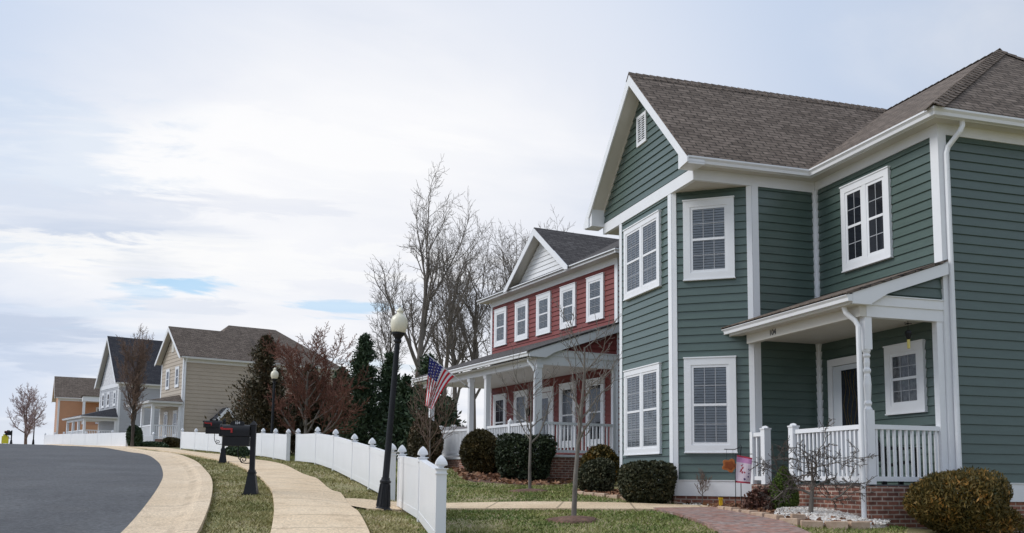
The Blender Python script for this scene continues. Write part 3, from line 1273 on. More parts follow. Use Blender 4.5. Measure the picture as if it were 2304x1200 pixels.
    m.box(9.45, Y0-.01, -1.3, X0, Y1-.05, -.045)
    m.build('porch_base', M_BRICK, H, dz)
    m = MB()
    m.box(9.52, Y0+.05, -.043, X0, Y1, -.02)
    m.build('porch_floor', mat('porch_floor', (.10, .10, .10), .7), H, dz)
    m = MB()
    m.slab([(9.10, Y0-.12, 2.868), (X0, Y0-.12, 3.512), (X0, Y1, 3.512), (9.56, Y1, 3.027), (9.10, Y1+.52, 2.868)][::-1], .04)
    m.build('porch_roof', M_SHINGLE, H, dz)
    m = MB()
    m.bar((9.30, Y0-.112, 2.922), (X0, Y0-.112, 3.502), .016, .010)
    m.build('drip_edge', M_SHINGLEG, H, dz)
    m = MB()
    m.extrude([(9.215, Y1+.54, 2.735), (9.215, Y0-.10, 2.735)], GUT)
    m.build('porch_gutter', M_WHITE, H, dz)
    m = MB()
    m.box(9.21, Y0-.02, 2.695, 9.409, Y1+.25, 2.715)
    m.build('porch_soffit', M_CREAM, H, dz)
    m = MB()
    m.box(9.217, Y0-.068, 2.716, 9.24, Y1+.5, 2.845)
    m.build('porch_fascia', M_WHITE, H, dz)
    m = MB()
    m.box(9.41, Y0+.002, 2.53, 9.53, Y1-.035, 2.712)
    bm_ = m.build('porch_beam', M_CREAM, H, dz)
    m = MB()
    m.box(9.532, Y0, 2.53, X0, Y0+.12, 2.712)
    m.box(9.55, Y0-.018, 2.712, X0+.0, Y0+.12, 2.858)
    m.box(9.53, Y0-.035, 2.858, X0+.0, Y0+.1, 2.874)
    m.build('porch_beam', M_WHITE, H, dz)
    m = MB()
    m.box(9.532, Y0+.122, 2.60, X0, Y1-.034, 2.62)
    m.build('porch_ceiling', M_CREAM, H, dz)
    # sloping trim board and green infill on the open end of the porch roof
    def pz(x):
        return 2.868+(x-9.10)*.342-.045
    m = MB()
    p = [(9.218, Y0-.10, 2.70), (9.56, Y0-.10, 2.70), (9.56, Y0-.10, 2.72), (9.86, Y0-.10, pz(9.86)-.19), (X0+.02, Y0-.10, pz(X0)-.19), (X0+.02, Y0-.10, pz(X0)), (9.218, Y0-.10, pz(9.218))]
    q = [(x, y+.03, z) for x, y, z in p]
    m.poly(*p)
    m.poly(*reversed(q))
    for i in range(len(p)):
        j = (i+1) % len(p)
        m.poly(p[j], p[i], q[i], q[j])
    m.box(9.25, Y0-.072, 2.70, 9.56, Y0-.0, 2.712)
    m.build('porch_rake_board', M_WHITE, H, dz)
    pw = wall(9.6, Y0+.03, 1, 0)
    siding(pw, [(.1, 2.87), (X0-9.6, 2.87), (X0-9.6, pz(X0)-.1), (.1, pz(9.7)-.05)], H, M_GREEN, dz=dz)
    # posts and railings
    m = MB()
    turned_post(m, 9.565, Y0+.075, -.02, 2.53)
    m.build('porch_post', M_VINYL, H, dz)
    m = MB()
    m.box(X0-.15, Y0+.01, -.02, X0-.035, Y0+.12, 2.53)
    m.build('porch_post', M_VINYL, H, dz)
    for y in (14.45, 15.33):
        m = MB()
        m.box(9.41, y-.065, -.04, 9.54, y+.065, .93)
        m.box(9.40, y-.075, .93, 9.55, y+.075, .955)
        m.lathe([(.085, .955), (.06, .985), (.0, 1.0)], (9.475, y, 0), 4)
        m.build('newel_post', M_VINYL, H, dz)
    m = MB()
    m.box(9.43, Y1-.13, -.04, 9.53, Y1-.045, .90)
    m.build('newel_post', M_VINYL, H, dz)
    railing((9.49, Y0+.14), (9.49, 14.385), .03, .885, H, dz)
    railing((9.49, 15.40), (9.49, Y1-.13), .03, .885, H, dz)
    railing((9.63, Y0+.07), (X0-.15, Y0+.07), .03, .885, H, dz)
    # front door under the porch
    m = MB()
    m.fbox(mainw, Y1-15.534, Y1-15.40, -.02, 2.13, 0, .05)
    m.fbox(mainw, Y1-14.48, Y1-14.35, -.02, 2.13, 0, .05)
    m.fbox(mainw, Y1-15.534, Y1-14.35, 2.13, 2.26, 0, .05)
    d = m.build('door_frame', M_WHITE, H, dz)
    m = MB()
    m.fbox(mainw, Y1-15.39, Y1-15.15, -.01, 2.12, 0, .034)
    m.fbox(mainw, Y1-14.66, Y1-14.49, -.01, 2.12, 0, .034)
    m.fbox(mainw, Y1-15.15, Y1-14.66, -.01, .92, 0, .034)
    m.fbox(mainw, Y1-15.15, Y1-14.66, 2.03, 2.12, 0, .034)
    door = m.build('door', mat('door_paint', (.62, .66, .70), .4), H, dz)
    m = MB()
    a, b = Y1-15.15, Y1-14.66
    m.poly(mainw(a, .92, .028), mainw(b, .92, .028), mainw(b, 2.03, .028), mainw(a, 2.03, .028))
    m.build('door_glass', PANE_DARK, door, dz)
    m = MB()
    for i in range(1, 5):
        x = a+(b-a)*i/5
        pts = [mainw(x+.04*math.sin(j*.9+i), .95+1.05*j/10, .031) for j in range(11)]
        m.tube(pts, .004, 4)
    m.build('leaded_strip', mat('brass', (.30, .22, .08), .35, .5, metal=.8), door, dz)
    m = MB()
    m.tube([mainw(Y1-14.56, .98, .03), mainw(Y1-14.56, .98, .075)], .012, 8)
    m.tube([mainw(Y1-14.56, .98, .075), mainw(Y1-14.66, .98, .08)], .011, 8)
    m.fbox(mainw, Y1-14.59, Y1-14.53, .88, 1.1, .034, .04)
    m.build('handle', MATS['brass'], door, dz)
    # house number
    t = text_mesh('104', .145, (9.409, 14.93, 2.575+dz), (0, -1, 0), (0, 0, 1), M_BLACK, 'house_number', H)
    # downspouts
    m = MB()
    m.tube([(11.24, Y0-.26, 5.76), (11.24, Y0-.26, 5.66), (11.20, Y0-.24, 5.57), (11.10, Y0-.09, 5.36), (11.075, Y0-.075, 5.26), (11.075, Y0-.075, -.55)], .042, 10)
    m.build('downspout', M_WHITE, H, dz)
    m = MB()
    m.tube([(9.29, Y0+.22, 2.76), (9.29, Y0+.22, 2.69), (9.31, Y0+.20, 2.60), (9.40, Y0+.10, 2.47), (9.425, Y0+.065, 2.38), (9.425, Y0+.06, -.62)], .040, 10)
    m.build('downspout', M_WHITE, H, dz)
    rebase(H, Vector((X0, Y0, 0)))
    return H


green_house()



# ---------------------------------------------------------------- the red house
RED_A = math.radians(9.2)
RED_O = at(1391, 1000, 27.43)


def red_house():
    zb = .0
    H = empty('house', (RED_O.x, RED_O.y, zb), RED_A, 'red clapboard house with white pediment gable, dark roof and long white porch', 'house')
    W = 8.47
    fw = wall(0, W, 0, -1)
    dk, fb = .68, 6.18
    siding(fw, [(0, dk), (W, dk), (W, fb), (0, fb)], H, M_RED)
    siding(wall(0, 0, 1, 0), [(0, .2), (8.5, .2), (8.5, fb), (0, fb)], H, M_RED)
    siding(wall(8.5, W, -1, 0), [(0, .2), (8.5, .2), (8.5, fb), (0, fb)], H, M_RED)
    for s0, s1 in ((-.02, .12), (W-.14, W+.02)):
        fpart('corner_board', fw, s0, s1, dk-.2, fb, -.05, .03, H, M_WHITE)
    fpart('frieze_board', fw, -.02, W+.02, fb, 6.36, -.05, .028, H, M_WHITE)
    fpart('foundation', fw, 0, W, -1.2, dk, -.2, -.005, H, M_BRICK)
    m = MB()
    m.box(-.32, -.32, 6.36, .0, W+.32, 6.375)
    m.build('soffit', M_CREAM, H)
    m = MB()
    m.extrude([(-.31, W+.42, 6.36), (-.31, -.4, 6.36), (8.8, -.4, 6.36)], GUT)
    m.build('gutter', M_WHITE, H)
    # roof: hip with a cross gable over the front
    rf = MB()
    p, x1, ez = .52, 9.0, 6.47
    hz = ez+p*(x1/2+.2)
    ra, rb = x1/2-.2, W-(x1/2-.2)
    rf.slab([(-.42, W+.42, ez), (-.42, -.42, ez), (x1/2-.2, 3.6, hz), (x1/2-.2, 4.6, hz)], .06)
    rf.slab([(-.42, -.42, ez), (x1, -.42, ez), (x1/2-.2, 3.6, hz)], .06)
    rf.slab([(x1, W+.42, ez), (-.42, W+.42, ez), (x1/2-.2, 4.6, hz)], .06)
    rf.slab([(x1, -.42, ez), (x1, W+.42, ez), (x1/2-.2, 4.6, hz), (x1/2-.2, 3.6, hz)], .06)
    gy, gw, gz_ = 4.25, 2.15, 8.15
    gx = -.5
    bx = (gz_-ez)/p-.42
    rf.slab([(gx, gy-gw, ez), (-.42+.05, gy-gw, ez), (bx, gy, gz_), (gx, gy, gz_)], .06)
    rf.slab([(gx, gy, gz_), (bx, gy, gz_), (-.42+.05, gy+gw, ez), (gx, gy+gw, ez)], .06)
    rf.build('roof', M_SHINGLEW, H)
    g = wall(-.12, gy+gw, 0, -1)
    siding(g, [(.2, ez+.0), (2*gw-.2, ez+.0), (gw, gz_-.22)], H, M_WHITE, zref=ez)
    for sg in (-1, 1):
        m = MB()
        a, b = Vector((gx+.012, gy+sg*(gw+.03), ez-.09)), Vector((gx+.012, gy, gz_-.14))
        m.bar(a, b, .03, .19, up=(1, 0, 0)) if False else None
        y0, y1 = gy+sg*(gw+.05), gy
        pts = [(gx-.01, y0, ez-.02), (gx-.01, y1, gz_-.03), (gx-.01, y1, gz_-.27), (gx-.01, gy+sg*(gw-.13), ez-.1), (gx-.01, y0, ez-.12)]
        q = [(x+.03, y, z) for x, y, z in pts]
        m.poly(*pts)
        m.poly(*reversed(q))
        for i in range(5):
            j = (i+1) % 5
            m.poly(pts[i], q[i], q[j], pts[j])
        m.build('rake_board', M_WHITE, H)
        m = MB()
        m.poly((gx, gy+sg*(gw-.05), ez-.07), (-.11, gy+sg*(gw-.05), ez-.07), (-.11, gy, gz_-.16), (gx, gy, gz_-.16))
        m.build('rake_soffit', M_CREAM, H)
    # upper and lower windows, door
    for yc in (1.176, 2.80, 4.40, 5.97, 7.62):
        s = W-yc
        window(fw, s-.48, s+.48, 4.70, 6.02, H, cols=2, rows=2, kind='blind', tw=.13, sw=.06)
    for yc in (1.176, 2.80, 5.97, 7.62):
        s = W-yc
        window(fw, s-.5, s+.5, 1.0, 2.95, H, cols=2, rows=2, kind='dark', tw=.13, sw=.06)
    s = W-4.4
    m = MB()
    m.fbox(fw, s-.68, s-.55, dk, 2.95, 0, .05)
    m.fbox(fw, s+.55, s+.68, dk, 2.95, 0, .05)
    m.fbox(fw, s-.55, s+.55, 2.8, 2.95, 0, .05)
    m.build('door_frame', M_WHITE, H)
    m = MB()
    m.fbox(fw, s-.53, s+.53, dk, 1.0, 0, .03)
    m.fbox(fw, s-.53, s-.32, 1.0, 2.78, 0, .03)
    m.fbox(fw, s+.32, s+.53, 1.0, 2.78, 0, .03)
    m.fbox(fw, s-.32, s+.32, 2.6, 2.78, 0, .03)
    d = m.build('door', M_WHITE, H)
    m = MB()
    m.poly(fw(s-.32, 1.0, .028), fw(s+.32, 1.0, .028), fw(s+.32, 2.6, .028), fw(s-.32, 2.6, .028))
    m.build('door_glass', PANE_DARK, d)
    m = MB()
    m.tube([fw(s-.95, 2.25, .02), fw(s-.95, 2.25, .1)], .03, 8)
    m.lathe([(.02, 0), (.07, .03), (.075, .22), (.03, .28)], fw(s-.95, 2.08, .1), 8)
    m.build('wall_lantern', M_BLACK, H)
    # porch
    px = -2.58
    m = MB()
    m.box(px, .0, -1.2, -.01, W, dk-.06)
    m.build('porch_base', M_BRICK, H)
    m = MB()
    m.box(px-.04, -.03, dk-.06, -.0, W+.03, dk)
    m.build('porch_floor', M_WHITE, H)
    m = MB()
    ex, ezp, wzp = px-.36, 3.46, 4.48
    m.slab([(ex, W+.3, ezp), (ex, -.14, ezp), (0.0, -.14, wzp), (0.0, W+.3, wzp)], .05)
    m.build('porch_roof', M_SHINGLEW, H)
    m = MB()
    m.extrude([(ex+.11, W+.32, ezp-.14), (ex+.11, -.06, ezp-.14)], GUT)
    m.build('porch_gutter', M_WHITE, H)
    m = MB()
    m.box(ex+.12, -.06, ezp-.19, px-.02, W+.28, ezp-.17)
    m.build('porch_soffit', M_CREAM, H)
    m = MB()
    m.box(px-.02, .0, 3.12, px+.12, W, 3.36)
    m.build('porch_beam', M_WHITE, H)
    m = MB()
    m.box(px+.122, 0.0, 3.12, 0, .13, 3.36)
    m.box(px+.122, -.02, 3.36, 0, .12, 3.52)
    m.box(px+.122, -.035, 3.52, 0, .12, 3.54)
    m.build('porch_beam', M_WHITE, H)
    m = MB()
    m.box(px+.122, .132, 3.22, -.03, W, 3.24)
    m.build('porch_ceiling', M_CREAM, H)
    sl = (wzp-ezp)/(0-ex)
    def rz(x):
        return ezp+(x-ex)*sl-.05
    m = MB()
    p = [(ex+.06, -.12, 3.30), (px+.2, -.12, 3.30), (px+.5, -.12, rz(px+.5)-.24), (.02, -.12, rz(0)-.24), (.02, -.12, rz(0)), (ex+.06, -.12, rz(ex+.06))]
    q = [(x, y+.03, z) for x, y, z in p]
    m.poly(*p)
    m.poly(*reversed(q))
    for i in range(len(p)):
        j = (i+1) % len(p)
        m.poly(p[j], p[i], q[i], q[j])
    m.build('porch_rake_board', M_WHITE, H)
    siding(wall(px+.3, .03, 1, 0), [(.1, 3.54), (2.27, 3.54), (2.27, rz(0)-.1), (.1, rz(px+.4)-.05)], H, M_RED)
    for i, y in enumerate((.08, 3.36, 4.58, 7.87)):
        m = MB()
        m.box(px+.0, y-.075, dk, px+.15, y+.075, 3.12)
        m.box(px-.02, y-.095, dk, px+.17, y+.095, dk+.14)
        m.box(px-.02, y-.095, 3.02, px+.17, y+.095, 3.115)
        m.build('porch_post', M_VINYL, H)
    m = MB()
    m.box(-.15, .02, dk, -.03, .14, 3.12)
    m.build('porch_post', M_VINYL, H)
    m = MB()
    m.box(px+.01, 1.70, dk, px+.13, 1.82, dk+.95)
    m.lathe([(.085, dk+.95), (.08, dk+.99), (.05, dk+1.0), (.0, dk+1.06)], (px+.07, 1.76, 0), 8)
    m.build('newel_post', M_VINYL, H)
    railing((px+.07, .16), (px+.07, 1.70), dk+.06, dk+.89, H, pitch=.11)
    railing((px+.07, 1.82), (px+.07, 3.29), dk+.06, dk+.89, H, pitch=.11)
    railing((px+.07, 4.66), (px+.07, 7.8), dk+.06, dk+.89, H, pitch=.11)
    railing((px+.15, .07), (-.15, .07), dk+.06, dk+.89, H, pitch=.11)
    m = MB()
    for k in range(3):
        m.box(px-.3*(k+1), 3.5, -1.0, px-.3*k-.002, 4.55, dk-.2*(k+1))
    m.build('porch_step', M_BRICK, H)
    m = MB()
    m.tube([(px-.18, .2, 3.36), (px-.18, .2, 3.2), (px-.08, .08, 3.02), (px-.05, .05, 2.9), (px-.05, .03, .1)], .04, 8)
    m.build('downspout', M_WHITE, H)
    return H


RH = red_house()


# ---------------------------------------------------------------- houses up the street
def far_house_shell(H, W, L, zf, ze, apex, material, roofmat, pitch_over=.4):
    "front gable wing, W wide, running L back from the street front"
    fw = wall(0, W, 0, -1)
    sw = wall(0, 0, 1, 0)
    siding(fw, [(0, zf), (W, zf), (W, ze-.1), (W/2, apex-.35), (0, ze-.1)], H, material, e=.254, zref=zf, n1=.028)
    siding(sw, [(0, zf), (L, zf), (L, ze-.12), (0, ze-.12)], H, material, e=.254, zref=zf, n1=.028)
    siding(wall(L, W, -1, 0), [(0, zf), (L, zf), (L, ze-.12), (0, ze-.12)], H, material, e=.304, zref=zf)
    for F, a, b in ((fw, W-.18, W+.02), (fw, -.02, .18), (sw, -.018, .16), (sw, L-.16, L)):
        fpart('corner_board', F, a, b, zf-.6, ze-.1, -.03, .03, H, M_WHITE)
    fpart('frieze_board', sw, .16, L-.16, ze-.36, ze-.12, -.02, .027, H, M_WHITE)
    fpart('foundation', fw, 0, W, zf-1.5, zf, -.2, -.002, H, M_BRICK)
    fpart('foundation', sw, 0, L, zf-1.5, zf, -.2, -.002, H, M_BRICK)
    m = MB()
    m.extrude([(-.3, -.31, ze-.14), (L+.3, -.31, ze-.14)], GUT)
    m.build('gutter', M_WHITE, H)
    m = MB()
    m.poly((-.3, -.31, ze-.13), (L, -.31, ze-.13), (L, .0, ze-.13), (-.3, 0, ze-.13))
    m.build('soffit', M_CREAM, H)
    for sg in (-1, 1):
        y0 = W/2+sg*(W/2+.42)
        m = MB()
        p = [(-.43, y0, ze-.04), (-.43, W/2, apex-.05), (-.43, W/2, apex-.34), (-.43, W/2+sg*(W/2+.1), ze-.05), (-.43, y0, ze-.2)]
        q = [(-.39, y, z) for _, y, z in p]
        m.poly(*p)
        m.poly(*reversed(q))
        for i in range(5):
            j = (i+1) % 5
            m.poly(p[i], q[i], q[j], p[j])
        m.build('rake_board', M_WHITE, H)
        m = MB()
        m.poly((-.4, y0, ze-.1), (.02, y0, ze-.1), (.02, W/2, apex-.13), (-.4, W/2, apex-.13))
        m.build('rake_soffit', M_CREAM, H)
    return fw, sw


def porch(H, x0, y0, y1, zd, zb, ze, zw, roofmat, posts, rails=True, hip=.6):
    "lean-to porch across the street front, hipped at both ends"
    m = MB()
    m.box(x0, y0, zd-1.6, -.01, y1, zd-.05)
    m.build('porch_base', M_BRICK, H)
    m = MB()
    m.box(x0-.03, y0-.03, zd-.05, -.01, y1+.03, zd)
    m.build('porch_floor', M_WHITE, H)
    m = MB()
    m.slab([(x0-.3, y1+.3, ze), (x0-.3, y0-.3, ze), (-.03, y0+hip, zw), (-.03, y1-hip, zw)], .05)
    m.slab([(x0-.3, y0-.3, ze), (-.03, y0-.3, ze), (-.03, y0+hip, zw)], .05)
    m.slab([(-.03, y1+.3, ze), (x0-.3, y1+.3, ze), (-.03, y1-hip, zw)], .05)
    m.build('porch_roof', roofmat, H)
    m = MB()
    m.extrude([(-.03, y1+.2, ze-.14), (x0-.2, y1+.2, ze-.14), (x0-.2, y0-.2, ze-.14), (-.03, y0-.2, ze-.14)], GUT)
    m.build('porch_gutter', M_WHITE, H)
    m = MB()
    m.box(x0-.19, y0-.19, ze-.16, -.03, y1+.19, ze-.145)
    m.build('porch_ceiling', M_CREAM, H)
    m = MB()
    m.box(x0, y0, zb, x0+.14, y1, ze-.165)
    m.build('porch_beam', M_WHITE, H)
    m = MB()
    m.box(x0+.142, y0, zb, -.03, y0+.14, ze-.165)
    m.build('porch_beam', M_WHITE, H)
    for y in posts:
        m = MB()
        m.box(x0, y-.09, zd, x0+.18, y+.09, zb)
        m.build('porch_post', M_VINYL, H)
    m = MB()
    m.box(-.2, y0, zd, -.04, y0+.16, zb)
    m.build('porch_post', M_VINYL, H)
    if rails:
        for a, b in zip(posts, posts[1:]):
            railing((x0+.09, a+.1), (x0+.09, b-.1), zd+.05, zd+.9, H, pitch=.13, bw=.045)
        railing((x0+.18, y0+.08), (-.2, y0+.08), zd+.05, zd+.9, H, pitch=.13, bw=.045)


def origin(px, d):
    q = at(px, 1070, d)
    return Vector((q.x, q.y, 0))


def tan_house():
    o = origin(402, 65)
    H = empty('house', (o.x, o.y, 0), math.radians(18), 'tan clapboard house with brown roof and small front porch, rising above the white fence', 'house')
    W, L, zf, ze, ap = 5.2, 11.1, 2.25, 8.0, 10.35
    fw, sw = far_house_shell(H, W, L, zf, ze, ap, M_TAN, M_SHINGLE)
    rf = MB()
    rf.slab([(-.42, -.42, ze), (5.2, -.42, ze), (5.2, W/2, ap), (-.42, W/2, ap)], .06)
    rf.slab([(-.42, W/2, ap), (5.2, W/2, ap), (5.2, W+.42, ze), (-.42, W+.42, ze)], .06)
    y2, hz = 8.4, 11.05
    m0, m1 = 4.3, 7.9
    rf.slab([(1.2, -.415, ze+.005), (L+.42, -.415, ze+.005), (m1, 4.0, hz), (m0, 4.0, hz)], .055)
    rf.slab([(1.2, y2, ze), (1.2, -.41, ze), (m0, 4.0, hz)], .05)
    rf.slab([(L+.42, -.41, ze), (L+.42, y2, ze), (m1, 4.0, hz)], .05)
    rf.slab([(L+.42, y2, ze), (1.2, y2, ze), (m0, 4.0, hz), (m1, 4.0, hz)], .05)
    rf.build('roof', M_SHINGLE, H)
    for yc in (1.30, 3.50):
        window(fw, W-yc-.42, W-yc+.42, 6.02, 7.42, H, cols=2, rows=2, kind='dark', tw=.13, sw=.05, muntins=False)
        window(fw, W-yc-.45, W-yc+.45, 2.65, 4.40, H, cols=2, rows=2, kind='dark', tw=.13, sw=.05, muntins=False)
    m = MB()
    m.fbox(fw, W/2-.25, W/2+.25, 8.55, 9.2, 0, .05)
    m.build('gable_vent', M_CREAM, H)
    porch(H, -1.95, 0, 5.2, 2.45, 4.6, 4.92, 5.45, M_SHINGLE, (.1, 2.6, 5.1))
    # little gabled hood over the side door
    m = MB()
    x, w = 2.75, .85
    for sg in (-1, 1):
        m.bar((x+sg*(w+.02), -1.10, 3.56), (x, -1.10, 4.54), .19, .05, up=(0, 1, 0))
    m.build('side_hood_trim', M_WHITE, H)
    m = MB()
    m.slab([(x-w-.1, -1.05, 3.68), (x, -1.05, 4.66), (x, 0, 4.66), (x-w-.1, 0, 3.68)], .05)
    m.slab([(x, -1.05, 4.66), (x+w+.1, -1.05, 3.68), (x+w+.1, 0, 3.68), (x, 0, 4.66)], .05)
    m.build('side_hood_roof', M_SHINGLEG, H)
    m = MB()
    m.tube([(.1, -.3, ze-.1), (.1, -.12, ze-.45), (.1, -.08, ze-.6), (.1, -.08, zf-.3)], .05, 8)
    m.build('downspout', M_WHITE, H)


def gray_house():
    o = origin(257, 80)
    H = empty('house', (o.x, o.y, 0), math.radians(20), 'pale grey house with steep charcoal roof and white gable, between the tan and orange houses', 'house')
    W, L, zf, ze, ap = 5.7, 9.0, 2.6, 7.65, 11.8
    fw, sw = far_house_shell(H, W, L, zf, ze, ap, M_GRAY, M_SHINGLEC)
    rf = MB()
    rf.slab([(-.42, -.42, ze), (L, -.42, ze), (L, W/2, ap), (-.42, W/2, ap)], .06)
    rf.slab([(-.42, W/2, ap), (L, W/2, ap), (L, W+.42, ze), (-.42, W+.42, ze)], .06)
    rf.build('roof', M_SHINGLEC, H)
    fpart('gable_band', fw, .1, W-.1, ze-.35, ze, 0, .05, H, M_WHITE)
    m = MB()
    m.poly(fw(.9, ze+.02, .03), fw(W-.9, ze+.02, .03), fw(W/2, ap-1.2, .03))
    m.build('gable_panel', mat('white_shingle_panel', (.66, .66, .68), .6, .3, var=.25, vscale=6), H)
    for yc in (1.0, 2.9, 4.5):
        window(fw, W-yc-.4, W-yc+.4, 5.75, 7.0, H, kind='dark', tw=.14, sw=.05, muntins=False)
    porch(H, -2.6, 0, 5.7, 2.75, 4.4, 4.75, 5.55, M_SHINGLEC, (.1, 1.9, 3.7, 5.6))


def orange_house():
    o = origin(121, 105)
    H = empty('house', (o.x, o.y, 0), math.radians(10), 'orange clapboard house with brown roof, farthest of the street', 'house')
    W, L, zf, ze, ap = 6.5, 9.5, 3.0, 8.35, 10.9
    fw, sw = far_house_shell(H, W, L, zf, ze, ap, M_ORANGE, M_SHINGLE)
    rf = MB()
    rf.slab([(-.42, -.42, ze), (L, -.42, ze), (L, W/2, ap), (-.42, W/2, ap)], .06)
    rf.slab([(-.42, W/2, ap), (L, W/2, ap), (L, W+.42, ze), (-.42, W+.42, ze)], .06)
    # hipped cross wing with an upper balcony
    rf.slab([(2.2, -2.1, ze+.15), (6.6, -2.1, ze+.15), (4.4, -.2, ze+1.75)], .06)
    rf.slab([(2.2, -2.1, ze+.15), (4.4, -.2, ze+1.75), (4.4, 2.2, ze+1.75), (2.2, .3, ze+.15)], .06)
    rf.slab([(6.6, -2.1, ze+.15), (6.6, .3, ze+.15), (4.4, 2.2, ze+1.75), (4.4, -.2, ze+1.75)], .06)
    rf.build('roof', M_SHINGLE, H)
    m = MB()
    m.box(2.3, -2.0, ze-.45, 6.5, -.02, ze+.1)
    m.build('balcony_beam', M_WHITE, H)
    for x in (2.45, 6.3):
        m = MB()
        m.box(x-.13, -1.95, 5.4, x+.13, -1.69, ze-.45)
        m.build('balcony_post', M_VINYL, H)
    m = MB()
    m.box(2.3, -2.0, zf, 6.5, -.03, 5.4)
    m.build('balcony_base', M_ORANGE, H)
    window(sw, 3.8, 4.8, 5.6, 7.4, H, kind='dark', muntins=False)


tan_house()
gray_house()
orange_house()


# ---------------------------------------------------------------- fences
def post_mesh(h=1.0, w=.127):
    m = MB()
    k = w/2
    m.box(-k, -k, -.35, k, k, h)
    for a, b, z0, z1 in ((k+.012, k+.012, h-.06, h-.045), (k+.018, k+.018, h, h+.014)):
        m.box(-a, -b, z0, a, b, z1)
    return m


def cap_mesh(h=1.0):
    m = MB()
    r2 = math.sqrt(2)
    prof = [(.030, .014), (.036, .040), (.070, .050), (.072, .062), (.064, .095), (.046, .13), (.022, .16), (.004, .175)]
    n = 4
    base = len(m.v)
    for r, z in prof:
        for k in range(4):
            a = math.pi/4+math.pi/2*k
            m.v.append((r*r2*math.cos(a), r*r2*math.sin(a), h+z))
    for i in range(len(prof)-1):
        for k in range(4):
            a, b = base+i*4+k, base+i*4+(k+1) % 4
            m.f.append((a, b, b+4, a+4))
    m.f.append(tuple(base+(len(prof)-1)*4+k for k in range(4)))
    m.f.append(tuple(base+k for k in (3, 2, 1, 0)))
    return m


def fence(pts, label, h=.94, gap=.05, caps=True, group='white vinyl fences along the sidewalk', pw=.127, tall=False):
    "run of solid vinyl panels between posts; pts = ground points"
    o = Vector(pts[0])
    H = empty('vinyl_fence', o, 0, label, 'fence', group)
    P = [Vector(p)-o for p in pts]
    for i, p in enumerate(P):
        j = min(i+1, len(P)-1)
        k = max(i-1, 0)
        d = P[j]-P[k]
        ang = math.atan2(d.y, d.x)
        a = post_mesh(h).build('post', M_VINYL, H)
        a.location = p
        a.rotation_euler = (0, 0, ang)
        if caps:
            c = cap_mesh(h).build('cap', M_VINYL, a)
        else:
            m = MB()
            m.box(-.08, -.08, h+.014, .08, .08, h+.04)
            m.build('cap', M_VINYL, a)
    for i in range(len(P)-1):
        a, b = P[i], P[i+1]
        d = b-a
        L = math.hypot(d.x, d.y)
        ux, uy = d.x/L, d.y/L
        nx, ny = uy, -ux
        m = MB()

        def q(s, z, n):
            f = s/L
            return (a.x+ux*s+nx*n, a.y+uy*s+ny*n, a.z+(b.z-a.z)*f+z)
        e = pw/2-.005
        nb = max(2, int((L-2*e)/.152))
        step = (L-2*e)/nb
        for k in range(nb):
            s0, s1 = e+k*step, e+(k+1)*step
            g = .006
            for sg in (-1, 1):
                m.poly(q(s0+g, gap+.1, sg*.050), q(s1-g, gap+.1, sg*.050), q(s1-g, h-.1, sg*.050), q(s0+g, h-.1, sg*.050))
                m.poly(q(s1-g, gap+.1, sg*.050), q(s1, gap+.1, sg*.044), q(s1, h-.1, sg*.044), q(s1-g, h-.1, sg*.050))
                m.poly(q(s0, gap+.1, sg*.044), q(s0+g, gap+.1, sg*.050), q(s0+g, h-.1, sg*.050), q(s0, h-.1, sg*.044))
        for z0, z1 in ((gap, gap+.12), (h-.13, h-.02)):
            t = .054
            m.hexa([q(e, z0, -t), q(L-e, z0, -t), q(L-e, z0, t), q(e, z0, t), q(e, z1, -t), q(L-e, z1, -t), q(L-e, z1, t), q(e, z1, t)])
        m.build('panel', M_VINYL, H)
    return H


fence([foot(p, d) for p, d in ((992, 12.0), (950, 14.45), (903, 17.1))], 'short white vinyl fence run with three pointed posts, nearest, in front of the lawn')
fence([foot(p, d) for p, d in ((881, 19.0), (835, 21.0), (795, 23.3), (752, 25.9), (711, 28.8), (667, 32.2))], 'long white vinyl fence run curving behind the nearest lamp post')
fence([foot(p, d) for p, d in ((645, 33.1), (616, 35.2), (588, 37.4), (556, 39.8), (526, 42.2), (496, 44.5), (466, 46.8), (436, 49.1), (405, 51.5))], 'white vinyl fence run behind the two mailboxes and the middle lamp post')
fence([foot(p, d) for p, d in ((280, 60.5), (247, 64.5), (215, 68.5), (187, 72.2), (155, 76.8), (137, 79.6), (117, 82.7), (95, 86))], 'far white vinyl fence run along the road in front of the orange house')
fence([foot(p, d) for p, d in ((340, 61.5), (310, 62.0))], 'low white vinyl fence stub beside the tan house porch', h=.8)
fence([foot(p, d) for p, d in ((1052, 36.5), (1019, 35.2), (989, 34))], 'tall white vinyl privacy fence left of the red house, behind the round bush', h=1.35, caps=False, group=None)


# ---------------------------------------------------------------- street lamps
M_GLOBE = mat('cream_globe', (.74, .70, .56), 0.28, 0.5)


